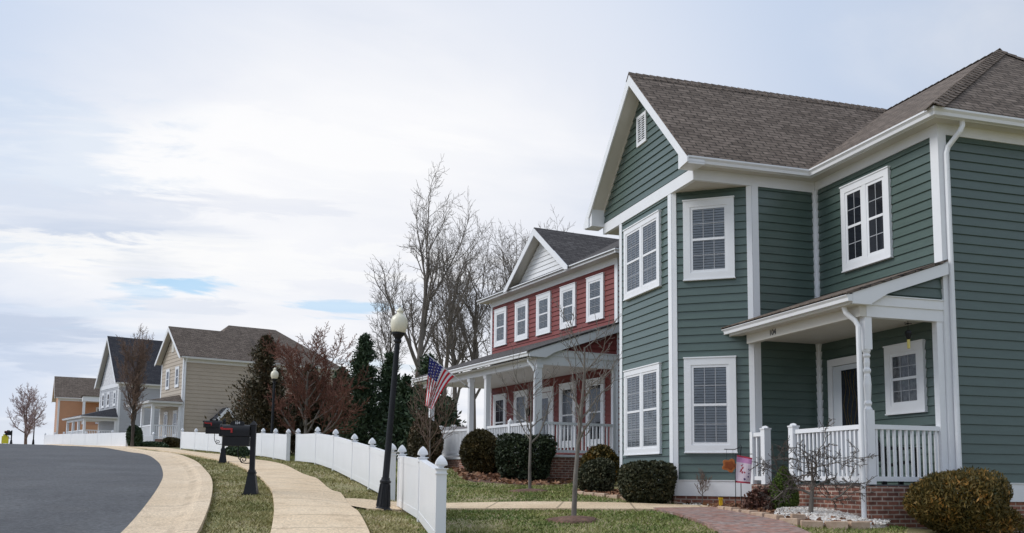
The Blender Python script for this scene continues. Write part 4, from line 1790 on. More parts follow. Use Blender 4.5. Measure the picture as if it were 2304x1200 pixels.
def lamp():
    H = empty('street_lamp', (0, 0, 0), 0, 'x', 'street lamp')
    m = MB()
    m.lathe([(.15, 0), (.155, .03), (.125, .05), (.115, .07), (.088, .36), (.080, .46), (.094, .47), (.096, .50), (.075, .52), (.068, .56)], n=12)
    b = m.build('base', M_BLACK, H)
    m = MB()
    for k in range(10):
        a = 2*math.pi*k/10
        m.tube([(.112*math.cos(a), .112*math.sin(a), .08), (.082*math.cos(a), .082*math.sin(a), .45)], [.012, .008], 5)
    m.build('flute', M_BLACK, b)
    m = MB()
    m.lathe([(.058, .54), (.053, 1.4), (.045, 2.84), (.068, 2.86), (.068, 2.89), (.05, 2.91)], n=14)
    m.build('pole', M_BLACK, H)
    m = MB()
    m.lathe([(.05, 2.90), (.065, 2.94), (.108, 2.99), (.112, 3.02), (.095, 3.025)], n=16)
    m.build('fitter', M_BLACK, H)
    m = MB()
    m.lathe([(.092, 3.015), (.118, 3.04), (.142, 3.11), (.15, 3.18), (.143, 3.24), (.12, 3.29), (.08, 3.325), (.056, 3.345), (.052, 3.375), (.062, 3.385), (.060, 3.40), (.042, 3.42), (.032, 3.445), (.012, 3.46)], n=20)
    m.build('globe', M_GLOBE, H, smooth=True)
    return H


LG = 'lamp posts along the sidewalk'
la = lamp()
tag(la, 'tall leaning black lamp post with cream globe beside the nearest fence gap', 'street lamp', LG)
la.location = foot(863, 16.4)
la.rotation_euler = (0, math.radians(3.6), -YAW)
lb = copy_tree(la)
tag(lb, 'black lamp post with cream globe standing in front of the reddish bare tree', 'street lamp', LG)
lb.location = foot(607, 37.2)
lb.rotation_euler = (0, math.radians(.6), -YAW+.5)
lc = copy_tree(la)
tag(lc, 'farthest black lamp post, beside the pale bare tree at the road crest', 'street lamp', LG)
lc.location = foot(69, 94)
lc.rotation_euler = (0, 0, .3)


# ---------------------------------------------------------------- mailboxes
M_BOX = mat('black_mailbox', (.008, .008, .010), 0.42, 0.3, var=.15, vscale=6)
M_REDP = mat('red_plastic', (.36, .03, .03), 0.5, 0.3)
M_DIGIT = mat('white_lettering', (.78, .78, .78), 0.6, 0.3)


def mailbox(num):
    "post at the origin; the box reaches out to -x"
    H = empty('mailbox', (0, 0, 0), 0, 'x', 'mailbox')
    m = MB()
    m.box(-.135, -.135, -.05, .135, .135, .02)
    n = 4
    for (w0, z0, w1, z1) in ((.112, .02, .108, .04), (.108, .04, .060, .36), (.070, .36, .070, .385), (.060, .385, .05, .43)):
        p = []
        for w, z in ((w0, z0), (w1, z1)):
            p += [(-w, -w, z), (w, -w, z), (w, w, z), (-w, w, z)]
        m.hexa(p)
    m.build('base', M_BLACK, H)
    m = MB()
    m.box(-.042, -.042, .43, .042, .042, 1.20)
    m.hexa([(-.06, -.06, 1.2), (.06, -.06, 1.2), (.06, .06, 1.2), (-.06, .06, 1.2), (-.01, -.01, 1.27), (.01, -.01, 1.27), (.01, .01, 1.27), (-.01, .01, 1.27)])
    m.build('post', M_BLACK, H)

    def arch(x0, x1, w, z0, zs, zt, k=10):
        m = MB()
        pr = [(-w, z0), (w, z0)]
        for i in range(k+1):
            a = math.pi*i/k
            pr.append((w*math.cos(a), zs+(zt-zs)*math.sin(a)))
        a = [(x0, y, z) for y, z in pr]
        b = [(x1, y, z) for y, z in pr]
        m.poly(*a)
        m.poly(*reversed(b))
        for i in range(len(pr)):
            j = (i+1) % len(pr)
            m.poly(a[j], a[i], b[i], b[j])
        return m
    bx = arch(-.54, -.05, .105, 1.0, 1.10, 1.20).build('box', M_BOX, H)
    m = MB()
    m.box(-.50, -.085, .99, -.06, .085, .998)
    m.build('shelf', M_BLACK, H)
    dr = arch(-.565, -.542, .112, .995, 1.10, 1.212).build('door', M_BOX, H)
    m = MB()
    m.bar((-.575, -.02, 1.17), (-.575, .02, 1.17), .02, .03)
    m.build('handle', M_BLACK, dr)
    m = MB()
    m.box(-.50, -.095, .83, -.055, .095, .845)
    m.box(-.50, -.095, .845, -.06, -.085, .985)
    m.box(-.50, .085, .845, -.06, .095, .985)
    m.box(-.075, -.084, .846, -.06, .084, .985)
    m.build('newspaper_box', M_BOX, H)
    m = MB()
    m.box(-.52, -.122, 1.105, -.34, -.112, 1.135)
    m.box(-.365, -.124, 1.055, -.335, -.110, 1.134)
    m.box(-.54, -.123, 1.112, -.50, -.109, 1.150)
    m.build('flag', M_REDP, H)
    # arched number plate on top
    m = MB()
    pr = [(-.40, 1.19), (-.16, 1.19)]+[(-.28+.12*math.cos(math.pi*i/8), 1.225+.05*math.sin(math.pi*i/8)) for i in range(9)]
    a = [(x, -.012, z) for x, z in pr]
    b = [(x, .012, z) for x, z in pr]
    m.poly(*a)
    m.poly(*reversed(b))
    for i in range(len(pr)):
        j = (i+1) % len(pr)
        m.poly(a[j], a[i], b[i], b[j])
    pl = m.build('number_plate', M_BOX, H)
    if num:
        text_mesh(num, .062, (-.28, -.0135, 1.212), (1, 0, 0), (0, 0, 1), M_DIGIT, 'number', pl, depth=.002)
    # scroll bracket
    m = MB()
    sp = []
    for i in range(26):
        a = i/25*2.6*math.pi
        r = .012+.052*i/25
        sp.append((-.15+r*math.cos(a+2.4), 0, .60+r*math.sin(a+2.4)))
    m.tube(sp, .009, 6)
    m.tube([(-.047, 0, .54), (-.11, 0, .535), (-.17, 0, .545), (-.235, 0, .62), (-.255, 0, .72), (-.25, 0, .83)], .009, 6)
    m.build('scroll_bracket', M_BLACK, H)
    return H


MG = 'black kerbside mailboxes'
ma = mailbox('104')
tag(ma, 'black mailbox with red flag and newspaper box on the grass strip, nearest', 'mailbox', MG)
ma.location = foot(566, 16.9)
ma.rotation_euler = (0, 0, -YAW+.06)
mb_ = copy_tree(ma)
tag(mb_, 'black mailbox with red flag, partly hidden behind the nearest mailbox', 'mailbox', MG)
mb_.location = foot(499, 27.6)
mb_.rotation_euler = (0, 0, -YAW+.30)
mc_ = copy_tree(ma)
tag(mc_, 'tiny far black mailbox at the left edge near the road crest', 'mailbox', MG)
mc_.location = foot(19, 84)
mc_.rotation_euler = (0, 0, -YAW+.2)


# ---------------------------------------------------------------- paths, beds, loose ground
def hit(px, py, lo=6.0, hi=60.0):
    "where the sight line through a photo pixel meets the ground"
    ds = np.arange(lo, hi, .05)
    r = ray(px, py)
    g = ground(r[0]*ds, r[1]*ds)
    below = np.nonzero(r[2]*ds <= g)[0]
    d = ds[below[0]] if len(below) else hi
    q = r*d
    return Vector((q[0], q[1], gz(q[0], q[1])))


_p = [hit(px, py) for px, py in ((770, 1140), (880, 1142), (1000, 1142), (1300, 1143), (1560, 1146), (1640, 1146))]
_p[0] = _p[1]+(_p[0]-_p[1]).normalized()*min((_p[0]-_p[1]).length, 1.5)
PATH = [(p.x, p.y) for p in _p]
path_strip('front_path', PATH, 1.15, M_CONC, .04)
_b = [hit(1545, 1149), hit(1600, 1160), hit(1690, 1190), hit(1740, 1215)]
_e = _b[-1]+(_b[-1]-_b[-2]).normalized()*6
WALKB = [(p.x, p.y) for p in _b]+[(_e.x, _e.y)]
path_strip('brick_walkway', WALKB, 1.18, M_PAVER, .056)


def patch(name, pts, material, zo=.03, kind='stuff', rings=8, dome=0.0):
    P = np.array([(p[0], p[1]) for p in pts], float)
    c = P.mean(0)
    mb = MB()
    n = len(P)
    rows = []
    for r in range(rings+1):
        f = 1-r/rings
        q = c+(P-c)*f
        z = ground(q[:, 0], q[:, 1])+zo*(1 if r else -1)+dome*(1-f*f)
        rows.append(np.column_stack([q, z]))
    for r in range(rings+1):
        mb.v += [tuple(x) for x in rows[r]]
    for r in range(rings):
        for k in range(n):
            j = (k+1) % n
            mb.f.append((r*n+k, r*n+j, (r+1)*n+j, (r+1)*n+k))
    o = mb.build(name, material)
    o['kind'] = kind
    return o


def smooth_loop(pts, k=3):
    P = np.array([(p[0], p[1]) for p in pts], float)
    for _ in range(k):
        Q = np.roll(P, -1, 0)
        P = np.stack([P*.75+Q*.25, P*.25+Q*.75], 1).reshape(-1, 2)
    return P


EDGE_R = [hit(*p) for p in ((1622, 1152), (1665, 1159), (1710, 1168), (1760, 1178), (1820, 1187), (1890, 1190), (1955, 1191))]
EDGE_L = [hit(*p) for p in ((1296, 1112), (1340, 1117), (1390, 1123), (1440, 1129), (1500, 1134), (1552, 1136))]
bedR = [(p.x, p.y) for p in EDGE_R]+[(9.75, 12.47), (9.55, 12.6), (9.5, 15.7), (9.1, 16.1), (8.7, 16.4)]
patch('mulch_bed', bedR, M_SOIL, .035, rings=6)
gravel = smooth_loop([hit(*p) for p in ((1725, 1167), (1800, 1184), (1880, 1190), (1960, 1192), (2010, 1190), (2000, 1172), (1960, 1157), (1880, 1147), (1785, 1151))], 2)
patch('gravel_bed', gravel, M_GRAVEL, .05, rings=6, dome=.05)
bedL = [(p.x, p.y) for p in EDGE_L]+[(8.6, 16.5), (8.35, 16.7), (8.35, 19.3), (9.4, 20.1), (8.5, 21.0)]
patch('mulch_bed', bedL, M_SOIL, .03, rings=6)
for px, py, r in ((1290, 1172, .42), (1192, 1107, .45)):
    c = hit(px, py)
    patch('mulch_ring', [(c.x+r*math.cos(a)*(1+.15*math.sin(3*a)), c.y+r*math.sin(a)) for a in np.linspace(0, 2*math.pi, 17)[:-1]], M_SOIL, .02, dome=.05)
redbed = smooth_loop([hit(*p) for p in ((1010, 1050), (1035, 1085), (1100, 1088), (1200, 1095), (1290, 1092), (1300, 1075), (1240, 1060), (1130, 1045))], 2)
patch('mulch_bed', redbed, M_SOIL, .03)


def bricks_along(pts, size, label, group, name='edging_stone', gap=.012):
    L = [0]
    for a, b in zip(pts, pts[1:]):
        L.append(L[-1]+(b-a).length)
    n = int(L[-1]/(size[0]+gap))
    mesh = None
    for i in range(n):
        t = (i+.5)*L[-1]/n
        k = max(j for j in range(len(L)-1) if L[j] <= t)
        f = (t-L[k])/(L[k+1]-L[k])
        p = pts[k].lerp(pts[k+1], f)
        d = pts[k+1]-pts[k]
        if mesh is None:
            m = MB()
            x, y, z = size[0]/2, size[1]/2, size[2]
            b = .012
            m.hexa([(-x, -y, -.06), (x, -y, -.06), (x, y, -.06), (-x, y, -.06), (-x, -y, z-b), (x, -y, z-b), (x, y, z-b), (-x, y, z-b)])
            m.hexa([(-x, -y, z-b+.0005), (x, -y, z-b+.0005), (x, y, z-b+.0005), (-x, y, z-b+.0005), (-x+b, -y+b, z), (x-b, -y+b, z), (x-b, y-b, z), (-x+b, y-b, z)])
            o = m.build(name, M_STONE)
            mesh = o.data
        else:
            o = bpy.data.objects.new(name, mesh)
            COL.objects.link(o)
        o.location = (p.x, p.y, gz(p.x, p.y)+rnd.uniform(-.008, .008))
        o.rotation_euler = (rnd.uniform(-.04, .04), rnd.uniform(-.03, .03), math.atan2(d.y, d.x)+rnd.uniform(-.06, .06))
        tag(o, label, 'edging stone', group)


bricks_along(EDGE_R, (.30, .14, .10), 'tan edging stone laid in the row around the white gravel bed', 'edging stones of the gravel bed')
bricks_along(EDGE_L, (.30, .12, .07), 'tan edging stone laid in the row before the clipped bushes by the bay', 'edging stones of the bush bed')
m = MB()
m.box(-.10, -.05, 0, .10, .05, .075)
o = m.build('loose_brick', M_STONE)
c = hit(1803, 1181)
o.location = c+Vector((.02, .12, .07))
o.rotation_euler = (.08, .05, -.25)
tag(o, 'single loose tan brick lying on the white gravel', 'brick')


def in_poly(x, y, P):
    P = np.asarray([(p[0], p[1]) for p in P])
    c = np.zeros(len(x), bool)
    j = len(P)-1
    for i in range(len(P)):
        xi, yi, xj, yj = P[i, 0], P[i, 1], P[j, 0], P[j, 1]
        t = ((yi > y) != (yj > y)) & (x < (xj-xi)*(y-yi)/(yj-yi+1e-12)+xi)
        c ^= t
        j = i
    return c


def stones(name, outline, n, smin, smax, material, lift=.05, kind='stuff', dome=.05):
    P = np.asarray([(p[0], p[1]) for p in outline])
    lo, hi = P.min(0), P.max(0)
    q = lo+(hi-lo)*nrs.rand(n*4, 2)
    q = q[in_poly(q[:, 0], q[:, 1], P)][:n]
    n = len(q)
    c = P.mean(0)
    rr = np.clip(np.linalg.norm(q-c, axis=1)/np.linalg.norm(P-c, axis=1).mean(), 0, 1)
    z = ground(q[:, 0], q[:, 1])+lift+dome*(1-rr*rr)
    s = smin+(smax-smin)*nrs.rand(n)**2
    base = np.array([(1, 0, 0), (-1, 0, 0), (0, 1, 0), (0, -1, 0), (0, 0, 1), (0, 0, -1)], float)
    tri = [(0, 2, 4), (2, 1, 4), (1, 3, 4), (3, 0, 4), (2, 0, 5), (1, 2, 5), (3, 1, 5), (0, 3, 5)]
    me = bpy.data.meshes.new(name)
    V, Fc = [], []
    for i in range(n):
        R = Matrix.Rotation(rnd.uniform(0, 6.3), 3, Vector((rnd.random()-.5, rnd.random()-.5, rnd.random()-.5)).normalized())
        sc = np.array([s[i]*rnd.uniform(.7, 1.3), s[i]*rnd.uniform(.7, 1.3), s[i]*rnd.uniform(.5, .9)])
        k = len(V)
        for b in base:
            v = R @ Vector(b*(.8+.4*nrs.rand(3)))
            V.append((q[i, 0]+v.x*sc[0], q[i, 1]+v.y*sc[1], z[i]+v.z*sc[2]))
        Fc += [(k+a, k+b_, k+c_) for a, b_, c_ in tri]
    me.from_pydata(V, [], Fc)
    me.materials.append(material)
    me.update()
    o = bpy.data.objects.new(name, me)
    COL.objects.link(o)
    o['kind'] = kind
    return o


M_PEBBLE = leafmat('pale_pebble', (.58, .52, .46), (.80, .78, .74), (.40, .30, .22), rough=.8, scale=6)
stones('gravel', gravel, 3600, .012, .036, M_PEBBLE)
gl = smooth_loop([hit(*p) for p in ((1530, 1140), (1580, 1144), (1640, 1146), (1640, 1139), (1560, 1136))], 1)
stones('gravel', gl, 300, .012, .03, M_PEBBLE, dome=.0, lift=.03)


def scatter_leaves(name, outline, n, size, material, lift=.03):
    P = np.asarray([(p[0], p[1]) for p in outline])
    lo, hi = P.min(0), P.max(0)
    q = lo+(hi-lo)*nrs.rand(n*5, 2)
    q = q[in_poly(q[:, 0], q[:, 1], P)][:n]
    z = ground(q[:, 0], q[:, 1])+lift+.03*nrs.rand(len(q))
    ax = np.column_stack([nrs.normal(size=(len(q), 2)), .25*nrs.normal(size=len(q))])
    v = leaf_quads(np.column_stack([q, z]), size, 1.4, ax, .1)
    return fast_mesh(name, v, 4, material, kind='stuff')


M_DEADLEAF = leafmat('dead_leaf', (.16, .075, .045), (.30, .16, .09), (.40, .27, .17), rough=.85, scale=3)
scatter_leaves('fallen_leaves', bedR, 900, .06, M_DEADLEAF, .045)
scatter_leaves('fallen_leaves', bedL, 800, .06, M_DEADLEAF, .04)
scatter_leaves('fallen_leaves', redbed, 1600, .09, M_DEADLEAF, .04)


# ---------------------------------------------------------------- bushes
def blob_points(n, r, lump=.16, lo=.55, seed=0, flat=False, cone=0.0, boxy=0.0):
    "points in the outer shell of a lumpy rounded solid with radii r, bottom at z = 0"
    rs = np.random.RandomState(seed)
    d = rs.normal(size=(n, 3))
    d /= np.linalg.norm(d, axis=1)[:, None]
    if boxy:
        k = np.abs(d).max(1)[:, None]
        d = d*(1-boxy)+d/k*boxy*.82
    f = np.zeros(n)
    for i in range(14):
        w = rs.normal(size=3)
        w /= np.linalg.norm(w)
        u = d/np.linalg.norm(d, axis=1)[:, None]
        f += np.maximum(0, (u@w-.72)/.28)*rs.uniform(.2, 1.0)
    rad = (lo+(1-lo)*rs.rand(n)**.45)*(1+lump*(f-.45))
    p = d*rad[:, None]*np.array(r)
    if cone:
        t = np.clip((p[:, 2]/r[2]+1)/2, 0, 1.1)
        p[:, :2] *= (1.25-cone*t)[:, None]
    p[:, 2] += r[2]
    dirs = d*np.array([1/r[0], 1/r[1], 1/r[2]])*min(r)
    return p, dirs


def bush(px, py, d, w, h, depth, n, leaf, material, label, name='bush', cat='bush', group=None, lump=.16, cone=0.0, boxy=0.0, aspect=1.7, spread=.9, seed=1, sink=.05, up=.0, rot=0.0, lo=.55):
    c = hit(px, py) if d is None else foot(px, d)
    if d is None:
        c = c+Vector((SYW, CYW, 0))*depth*.42          # py marks the near foot of the bush
        c.z = gz(c.x, c.y)
    H = empty(name, (c.x, c.y, c.z), -YAW+rot, label, cat, group)
    p, dr = blob_points(n, (w/2, depth/2, h/2), lump, lo=lo, seed=seed, cone=cone, boxy=boxy)
    p[:, 2] -= sink
    keep = p[:, 2] > -.03
    p, dr = p[keep], dr[keep]
    if up:
        dr = dr*(1-up)+np.array([0, 0, 1])*up
    v = leaf_quads(p, leaf, aspect, dr, spread)
    fast_mesh('foliage', v, 4, material, H)
    m = MB()
    r2 = random.Random(seed)
    for i in range(26):
        a = r2.uniform(0, 6.28)
        e = r2.uniform(.25, 1.3)
        q = Vector((math.cos(a)*math.cos(e)*w*.44, math.sin(a)*math.cos(e)*depth*.44, h*(.35+.6*math.sin(e))*.9))
        m.tube([(0, 0, -.03), q*.45+Vector((0, 0, .03)), q], [.018, .012, .005], 4)
    m.build('stem', M_BARKD, H)
    return H


M_GOLD = leafmat('golden_evergreen', (.028, .034, .010), (.16, .105, .024), (.46, .21, .048), scale=2.6)
M_BOXW = leafmat('dark_boxwood', (.015, .024, .012), (.042, .058, .026), (.11, .125, .06), scale=4)
M_BOXB = leafmat('bronze_boxwood', (.024, .030, .013), (.065, .066, .032), (.17, .14, .075), scale=4)
M_SPRUCE = leafmat('dwarf_spruce_needle', (.055, .095, .022), (.15, .21, .045), (.26, .29, .075), scale=5)
M_DRY = leafmat('dry_russet_leaf', (.055, .026, .018), (.15, .07, .05), (.30, .20, .14), scale=5)
M_BRONZE = leafmat('bronze_globe_needle', (.030, .026, .010), (.085, .065, .02), (.16, .10, .035), scale=2.5)
M_EVERG = leafmat('dark_evergreen', (.024, .044, .024), (.058, .092, .044), (.11, .15, .07), scale=1.2)
M_EVERB = leafmat('browning_evergreen', (.036, .036, .018), (.095, .070, .034), (.19, .088, .052), scale=1.4)

bush(2153, None, 14.15, 1.55, .98, 1.3, 26000, .021, M_GOLD, 'big rounded golden-brown evergreen bush in front of the green side wall', seed=3, up=.55, lump=.32, aspect=3.4, spread=.6, lo=.5)
bush(1452, None, 18.3, 1.20, .86, 1.05, 12000, .034, M_BOXB, 'rounded dark clipped bush under the bay window, nearest the white corner board', group='clipped bushes by the bay', seed=5, boxy=.30, lump=.2, lo=.5)
bush(1341, None, 20.4, .86, .80, .9, 9000, .034, M_BOXB, 'smaller dark clipped bush left of the one under the bay window', group='clipped bushes by the bay', seed=6, boxy=.30, lump=.2, lo=.5)
bush(1350, None, 25.2, 1.1, 1.02, .9, 9000, .045, M_GOLD, 'low spreading golden-brown bush between the red porch and the green bay', seed=8, up=.4, aspect=2.2)
bush(1183, 1086, None, 1.62, 1.32, 1.4, 12000, .048, M_BOXW, 'large dense dark green clipped bush before the red porch railing', seed=9, boxy=.42, lump=.2)
bush(1095, 1068, None, .80, 1.0, 1.0, 7000, .048, M_BOXW, 'narrower dark green clipped bush between the globe bush and the largest one', seed=10, boxy=.4, lump=.1)
bush(1080, None, 28.2, 1.18, 1.35, 1.2, 10000, .045, M_BRONZE, 'bronze-green globe-shaped bush in front of the white privacy fence', seed=12, lump=.05, up=.3, aspect=2.2)
bush(955, None, 31.5, 1.15, 1.75, 1.1, 9000, .055, M_EVERB, 'dark brownish upright bush left of the white privacy fence', seed=13, lump=.18, cone=.5, up=.3, aspect=2.0)
bush(1763, None, 16.0, .52, .80, .46, 10000, .018, M_SPRUCE, 'small cone-shaped dwarf spruce in front of the brick porch base', name='dwarf_spruce', cat='shrub', seed=15, cone=.80, lump=.14, aspect=3, spread=.7)
bush(1722, None, 16.1, .55, .42, .45, 1500, .045, M_DRY, 'low dry russet shrub left of the dwarf spruce', seed=16, lump=.4, aspect=1.6, lo=.3)
bush(382, 1012, 62.0, 1.1, .70, 1.0, 3000, .075, M_BRONZE, 'small round bronze-green bush by the tan house porch steps', seed=18)
bush(338, 1010, 61.0, 2.0, .42, 1.0, 3000, .08, M_EVERG, 'low dark green hedge before the tan house porch', seed=19, boxy=.3)
bush(297, 1006, 59.4, .98, 1.45, .9, 4500, .08, M_EVERG, 'dark upright evergreen bush behind the trunk of the brown street tree', seed=20, boxy=.2, lump=.12)
bush(530, 1020, 36.0, .95, .50, .8, 3500, .06, M_EVERG, 'low dark shrub at the fence foot behind the nearest mailbox', seed=21)
bush(2075, 1, 10, .1, .1, .1, 10, .01, M_DRY, 'x') if False else None


# ---------------------------------------------------------------- conifers
def conifer(px, d, H_, R_, n, leaf, material, label, seed, group='dark evergreens behind the fences', trunk=.12, taper=.85, off=0.0):
    c = foot(px, d)
    H = empty('evergreen_tree', (c.x, c.y, c.z), 0, label, 'evergreen tree', group)
    rs = np.random.RandomState(seed)
    # drooping sprays carried on whorled limbs
    nl = int(H_*26)
    pts, dirs = [], []
    m = MB()
    m.tube([(0, 0, -.1), (0, 0, H_*.5), (0, 0, H_*.97)], [trunk, trunk*.6, .012], 7)
    m.build('trunk', M_BARKD, H)
    lm = MB()
    per = max(10, n//nl)
    for i in range(nl):
        t = (i+rs.rand())/nl
        z = H_*(.02+.97*t)
        a = rs.uniform(0, 6.28)
        prof = (1-t)**taper*(1-.30*max(0, .16-t)/.16)
        L = R_*prof*rs.uniform(.62, 1.18)+.06
        rise = rs.uniform(.05, .45)*L
        e = np.array([math.cos(a)*L, math.sin(a)*L, rise])
        lm.tube([(0, 0, z), (e[0]*.5, e[1]*.5, z+rise*.35), (e[0], e[1], z+rise)], [.02, .013, .005], 3, cap=False)
        k = per
        s = rs.rand(k)**.55
        w = .20*L+.09
        q = np.array([0, 0, z])+e*s[:, None]+rs.normal(size=(k, 3))*w*(.35+.5*s[:, None])*np.array([1, 1, .8])
        pts.append(q)
        dd = e/np.linalg.norm(e)+np.array([0, 0, .55])
        dirs.append(np.repeat(dd[None], k, 0))
    lm.build('limbs', M_BARKD, H)
    P, D = np.concatenate(pts), np.concatenate(dirs)
    keep = P[:, 2] > .02
    fast_mesh('crown', leaf_quads(P[keep], leaf, 2.4, D[keep], .75), 4, material, H)
    return H


conifer(812, 44, 5.7, 1.3, 22000, .062, M_EVERG, 'tall dark evergreen with a pointed top, standing alone right of the reddish tree', 31)
conifer(872, 45, 5.0, 1.0, 10000, .085, M_EVERG, 'dark evergreen half hidden behind the nearest lamp post', 32)
conifer(762, 46, 4.2, 1.3, 10000, .09, M_EVERG, 'lower dark evergreen between the reddish tree and the tall pointed evergreen', 33)
conifer(588, 45, 5.5, 1.75, 24000, .065, M_EVERB, 'broad browning evergreen at the right end of the tan house wall', 34)
conifer(690, 47, 4.3, 1.9, 18000, .07, M_EVERB, 'dark evergreen standing behind the reddish bare tree', 35)
conifer(910, 41, 3.6, 1.1, 8000, .085, M_EVERG, 'short dark evergreen just right of the nearest lamp post', 36)
conifer(962, 40, 4.4, 1.15, 10000, .085, M_EVERG, 'dark evergreen behind the striped flag', 37)
conifer(1003, 43, 2.8, 1.0, 7000, .085, M_EVERG, 'low dark evergreen at the left end of the red porch', 38)


# ---------------------------------------------------------------- bare trees
def bare_tree(base, label, H_, spread, r0, seed, levels, nb, ang, lf, mats, name='bare_tree', cat='tree', group=None, trunk_frac=.3, upw=.25, wob=.16, rmin=.006, lean=(0, 0), split=2, leader=True, lim=None, sides=(8, 6, 5, 4, 3, 3)):
    r = random.Random(seed)
    H = empty(name, base, 0, label, cat, group)
    tm, cm = MB(), MB()

    def grow(p, d, L, rad, lev, start=None):
        mb = tm if lev < split else cm
        n = 7 if lev == 0 else (5 if lev < 3 else 3)
        path, rads = [p.copy()], [rad]
        q = p.copy()
        dd = d.copy()
        endr = max(rmin, rad*(.45 if lev else .30))
        for i in range(n):
            j = Vector((r.gauss(0, 1), r.gauss(0, 1), r.gauss(0, .7)))*wob*(1 if lev else .45)
            dd = (dd+j+Vector((0, 0, upw*(.6 if lev < 3 else .25)))).normalized() if lev else (dd+j*.4+Vector((0, 0, .15))).normalized()
            q = q+dd*(L/n)
            path.append(q.copy())
            rads.append(rad+(endr-rad)*(i+1)/n)
        mb.tube(path, rads, sides[min(lev, len(sides)-1)], cap=False)
        if lev >= levels:
            return
        k = nb[min(lev, len(nb)-1)]
        k = max(2, int(k*r.uniform(.75, 1.3)+.5))
        t0 = (start if start is not None else .22)
        az0 = r.uniform(0, 6.28)
        for i in range(k):
            t = t0+(1-t0)*((i+r.uniform(.1, .9))/k)
            f = t*n
            a = min(int(f), n-1)
            u = f-a
            pos = path[a].lerp(path[a+1], u)
            rr = rads[a]+(rads[a+1]-rads[a])*u
            ax = (path[a+1]-path[a]).normalized()
            o = ax.orthogonal().normalized()
            az = az0+i*2.399+r.uniform(-.5, .5)
            s = Matrix.Rotation(az, 3, ax) @ o
            th = math.radians(ang[min(lev, len(ang)-1)]*r.uniform(.7, 1.25))
            nd = ax*math.cos(th)+s*math.sin(th)
            if lev == 0 and spread:
                nd = Vector((nd.x*spread, nd.y*spread, nd.z)).normalized()
            ll = L*lf[min(lev, len(lf)-1)]*r.uniform(.65, 1.2)*(1-.35*t if lev == 0 else 1-.25*t)
            grow(pos, nd, ll, max(rmin, rr*r.uniform(.5, .72)), lev+1)
        if lev >= 1 and lev+1 <= levels:
            grow(path[-1], dd, L*.45, max(rmin, endr), lev+1)
    d0 = Vector((lean[0], lean[1], 1)).normalized()
    grow(Vector((0, 0, -.1)), d0, H_, r0, 0, trunk_frac)
    tm.build('trunk', mats[0], H, smooth=True, uv=False)
    cm.build('crown', mats[1], H, uv=False)
    return H


BG = 'bare trees behind the red house'
BT = dict(group=BG, levels=4, nb=(9, 6, 6, 4), lf=(.50, .52, .50, .5), ang=(30, 38, 42, 45), mats=(M_BARKG, M_BARKG), rmin=.008, upw=.22, wob=.17)
bare_tree(foot(922, 52), 'tallest bare tree, its crown rising above the nearest lamp post', 10.6, .75, .24, 121, trunk_frac=.34, lean=(.02, 0), **{**BT, 'ang': (25, 36, 42, 45)})
bare_tree(foot(985, 55), 'bare tree directly behind the striped flag, second from the tallest', 9.0, .9, .2, 102, trunk_frac=.28, lean=(.05, 0), **BT)
bare_tree(foot(1062, 58), 'bare tree rising above the left end of the red porch roof', 10.2, .9, .2, 103, trunk_frac=.32, **BT)
bare_tree(foot(1018, 57), 'bare tree between the striped flag and the red porch roof end', 10.2, .95, .19, 127, trunk_frac=.26, **BT)
bare_tree(foot(1160, 63), 'bare tree just left of the white pediment gable of the red house', 11.7, .95, .2, 128, trunk_frac=.28, **BT)
bare_tree(foot(1125, 60), 'bare tree partly hidden behind the left corner of the red house', 11.0, .9, .2, 104, trunk_frac=.3, lean=(.03, 0), **BT)
bare_tree(foot(1190, 62), 'bare tree showing only above the left eave of the red house', 10.4, .85, .19, 105, trunk_frac=.3, **BT)
bare_tree(foot(862, 58), 'slender bare tree left of the tallest one, behind the lamp globe', 8.0, .7, .11, 106, trunk_frac=.25, **BT)

bare_tree(foot(683, 41), 'wide reddish bare tree with many fine twigs behind the white fence', 3.8, 1.2, .09, 110, 4, (13, 7, 6, 5), (46, 40, 42, 45), (.62, .50, .5, .5), (M_BARK, M_TWIGR), trunk_frac=.10, upw=.2, rmin=.010, split=2)
bare_tree(foot(293, 59), 'brown upright street tree with dense bare twigs before the tan house', 5.2, .75, .12, 111, 4, (15, 7, 6, 4), (34, 36, 40, 45), (.46, .48, .5, .5), (M_BARKD, M_TWIGB), trunk_frac=.2, upw=.3, rmin=.009, split=2)
bare_tree(foot(52, 92), 'pale pinkish bare tree alone at the left, near the road crest', 3.9, 1.3, .15, 112, 4, (14, 8, 6, 5), (48, 40, 42, 45), (.66, .5, .5, .5), (M_TWIGB, M_TWIGP), trunk_frac=.14, upw=.18, rmin=.010, split=2)
bare_tree(hit(1290, 1170), 'young bare tree with grey trunk in a mulch ring on the near lawn', 2.75, 1.3, .046, 113, 3, (11, 4, 3), (46, 42, 44), (.36, .5, .5), (M_BARK, M_BARK), trunk_frac=.44, upw=.22, rmin=.004, split=1, group='young trees on the lawn')
bare_tree(hit(1192, 1106), 'young bare tree before the dark bushes, farther back on the lawn', 2.2, 1.3, .042, 114, 3, (7, 4, 3), (46, 42, 44), (.55, .5, .5), (M_BARK, M_BARK), trunk_frac=.46, upw=.3, rmin=.004, split=1, group='young trees on the lawn')
bare_tree(foot(1822, 15.0), 'small spreading bare ornamental tree in the white gravel bed', .95, 1.7, .046, 115, 4, (8, 5, 4, 3), (72, 42, 45, 45), (1.05, .5, .5, .5), (M_BARKG, M_BARKD), name='ornamental_tree', trunk_frac=.38, upw=-.02, wob=.30, rmin=.0045, split=2)
bare_tree(hit(1580, 1140), 'tiny leafless shrub at the skirt board under the bay window', .55, 1.2, .014, 116, 3, (8, 5, 4), (45, 40, 42), (.5, .5, .5), (M_BARK, M_TWIGB), name='bare_shrub', cat='shrub', trunk_frac=.5, rmin=.003, split=1)
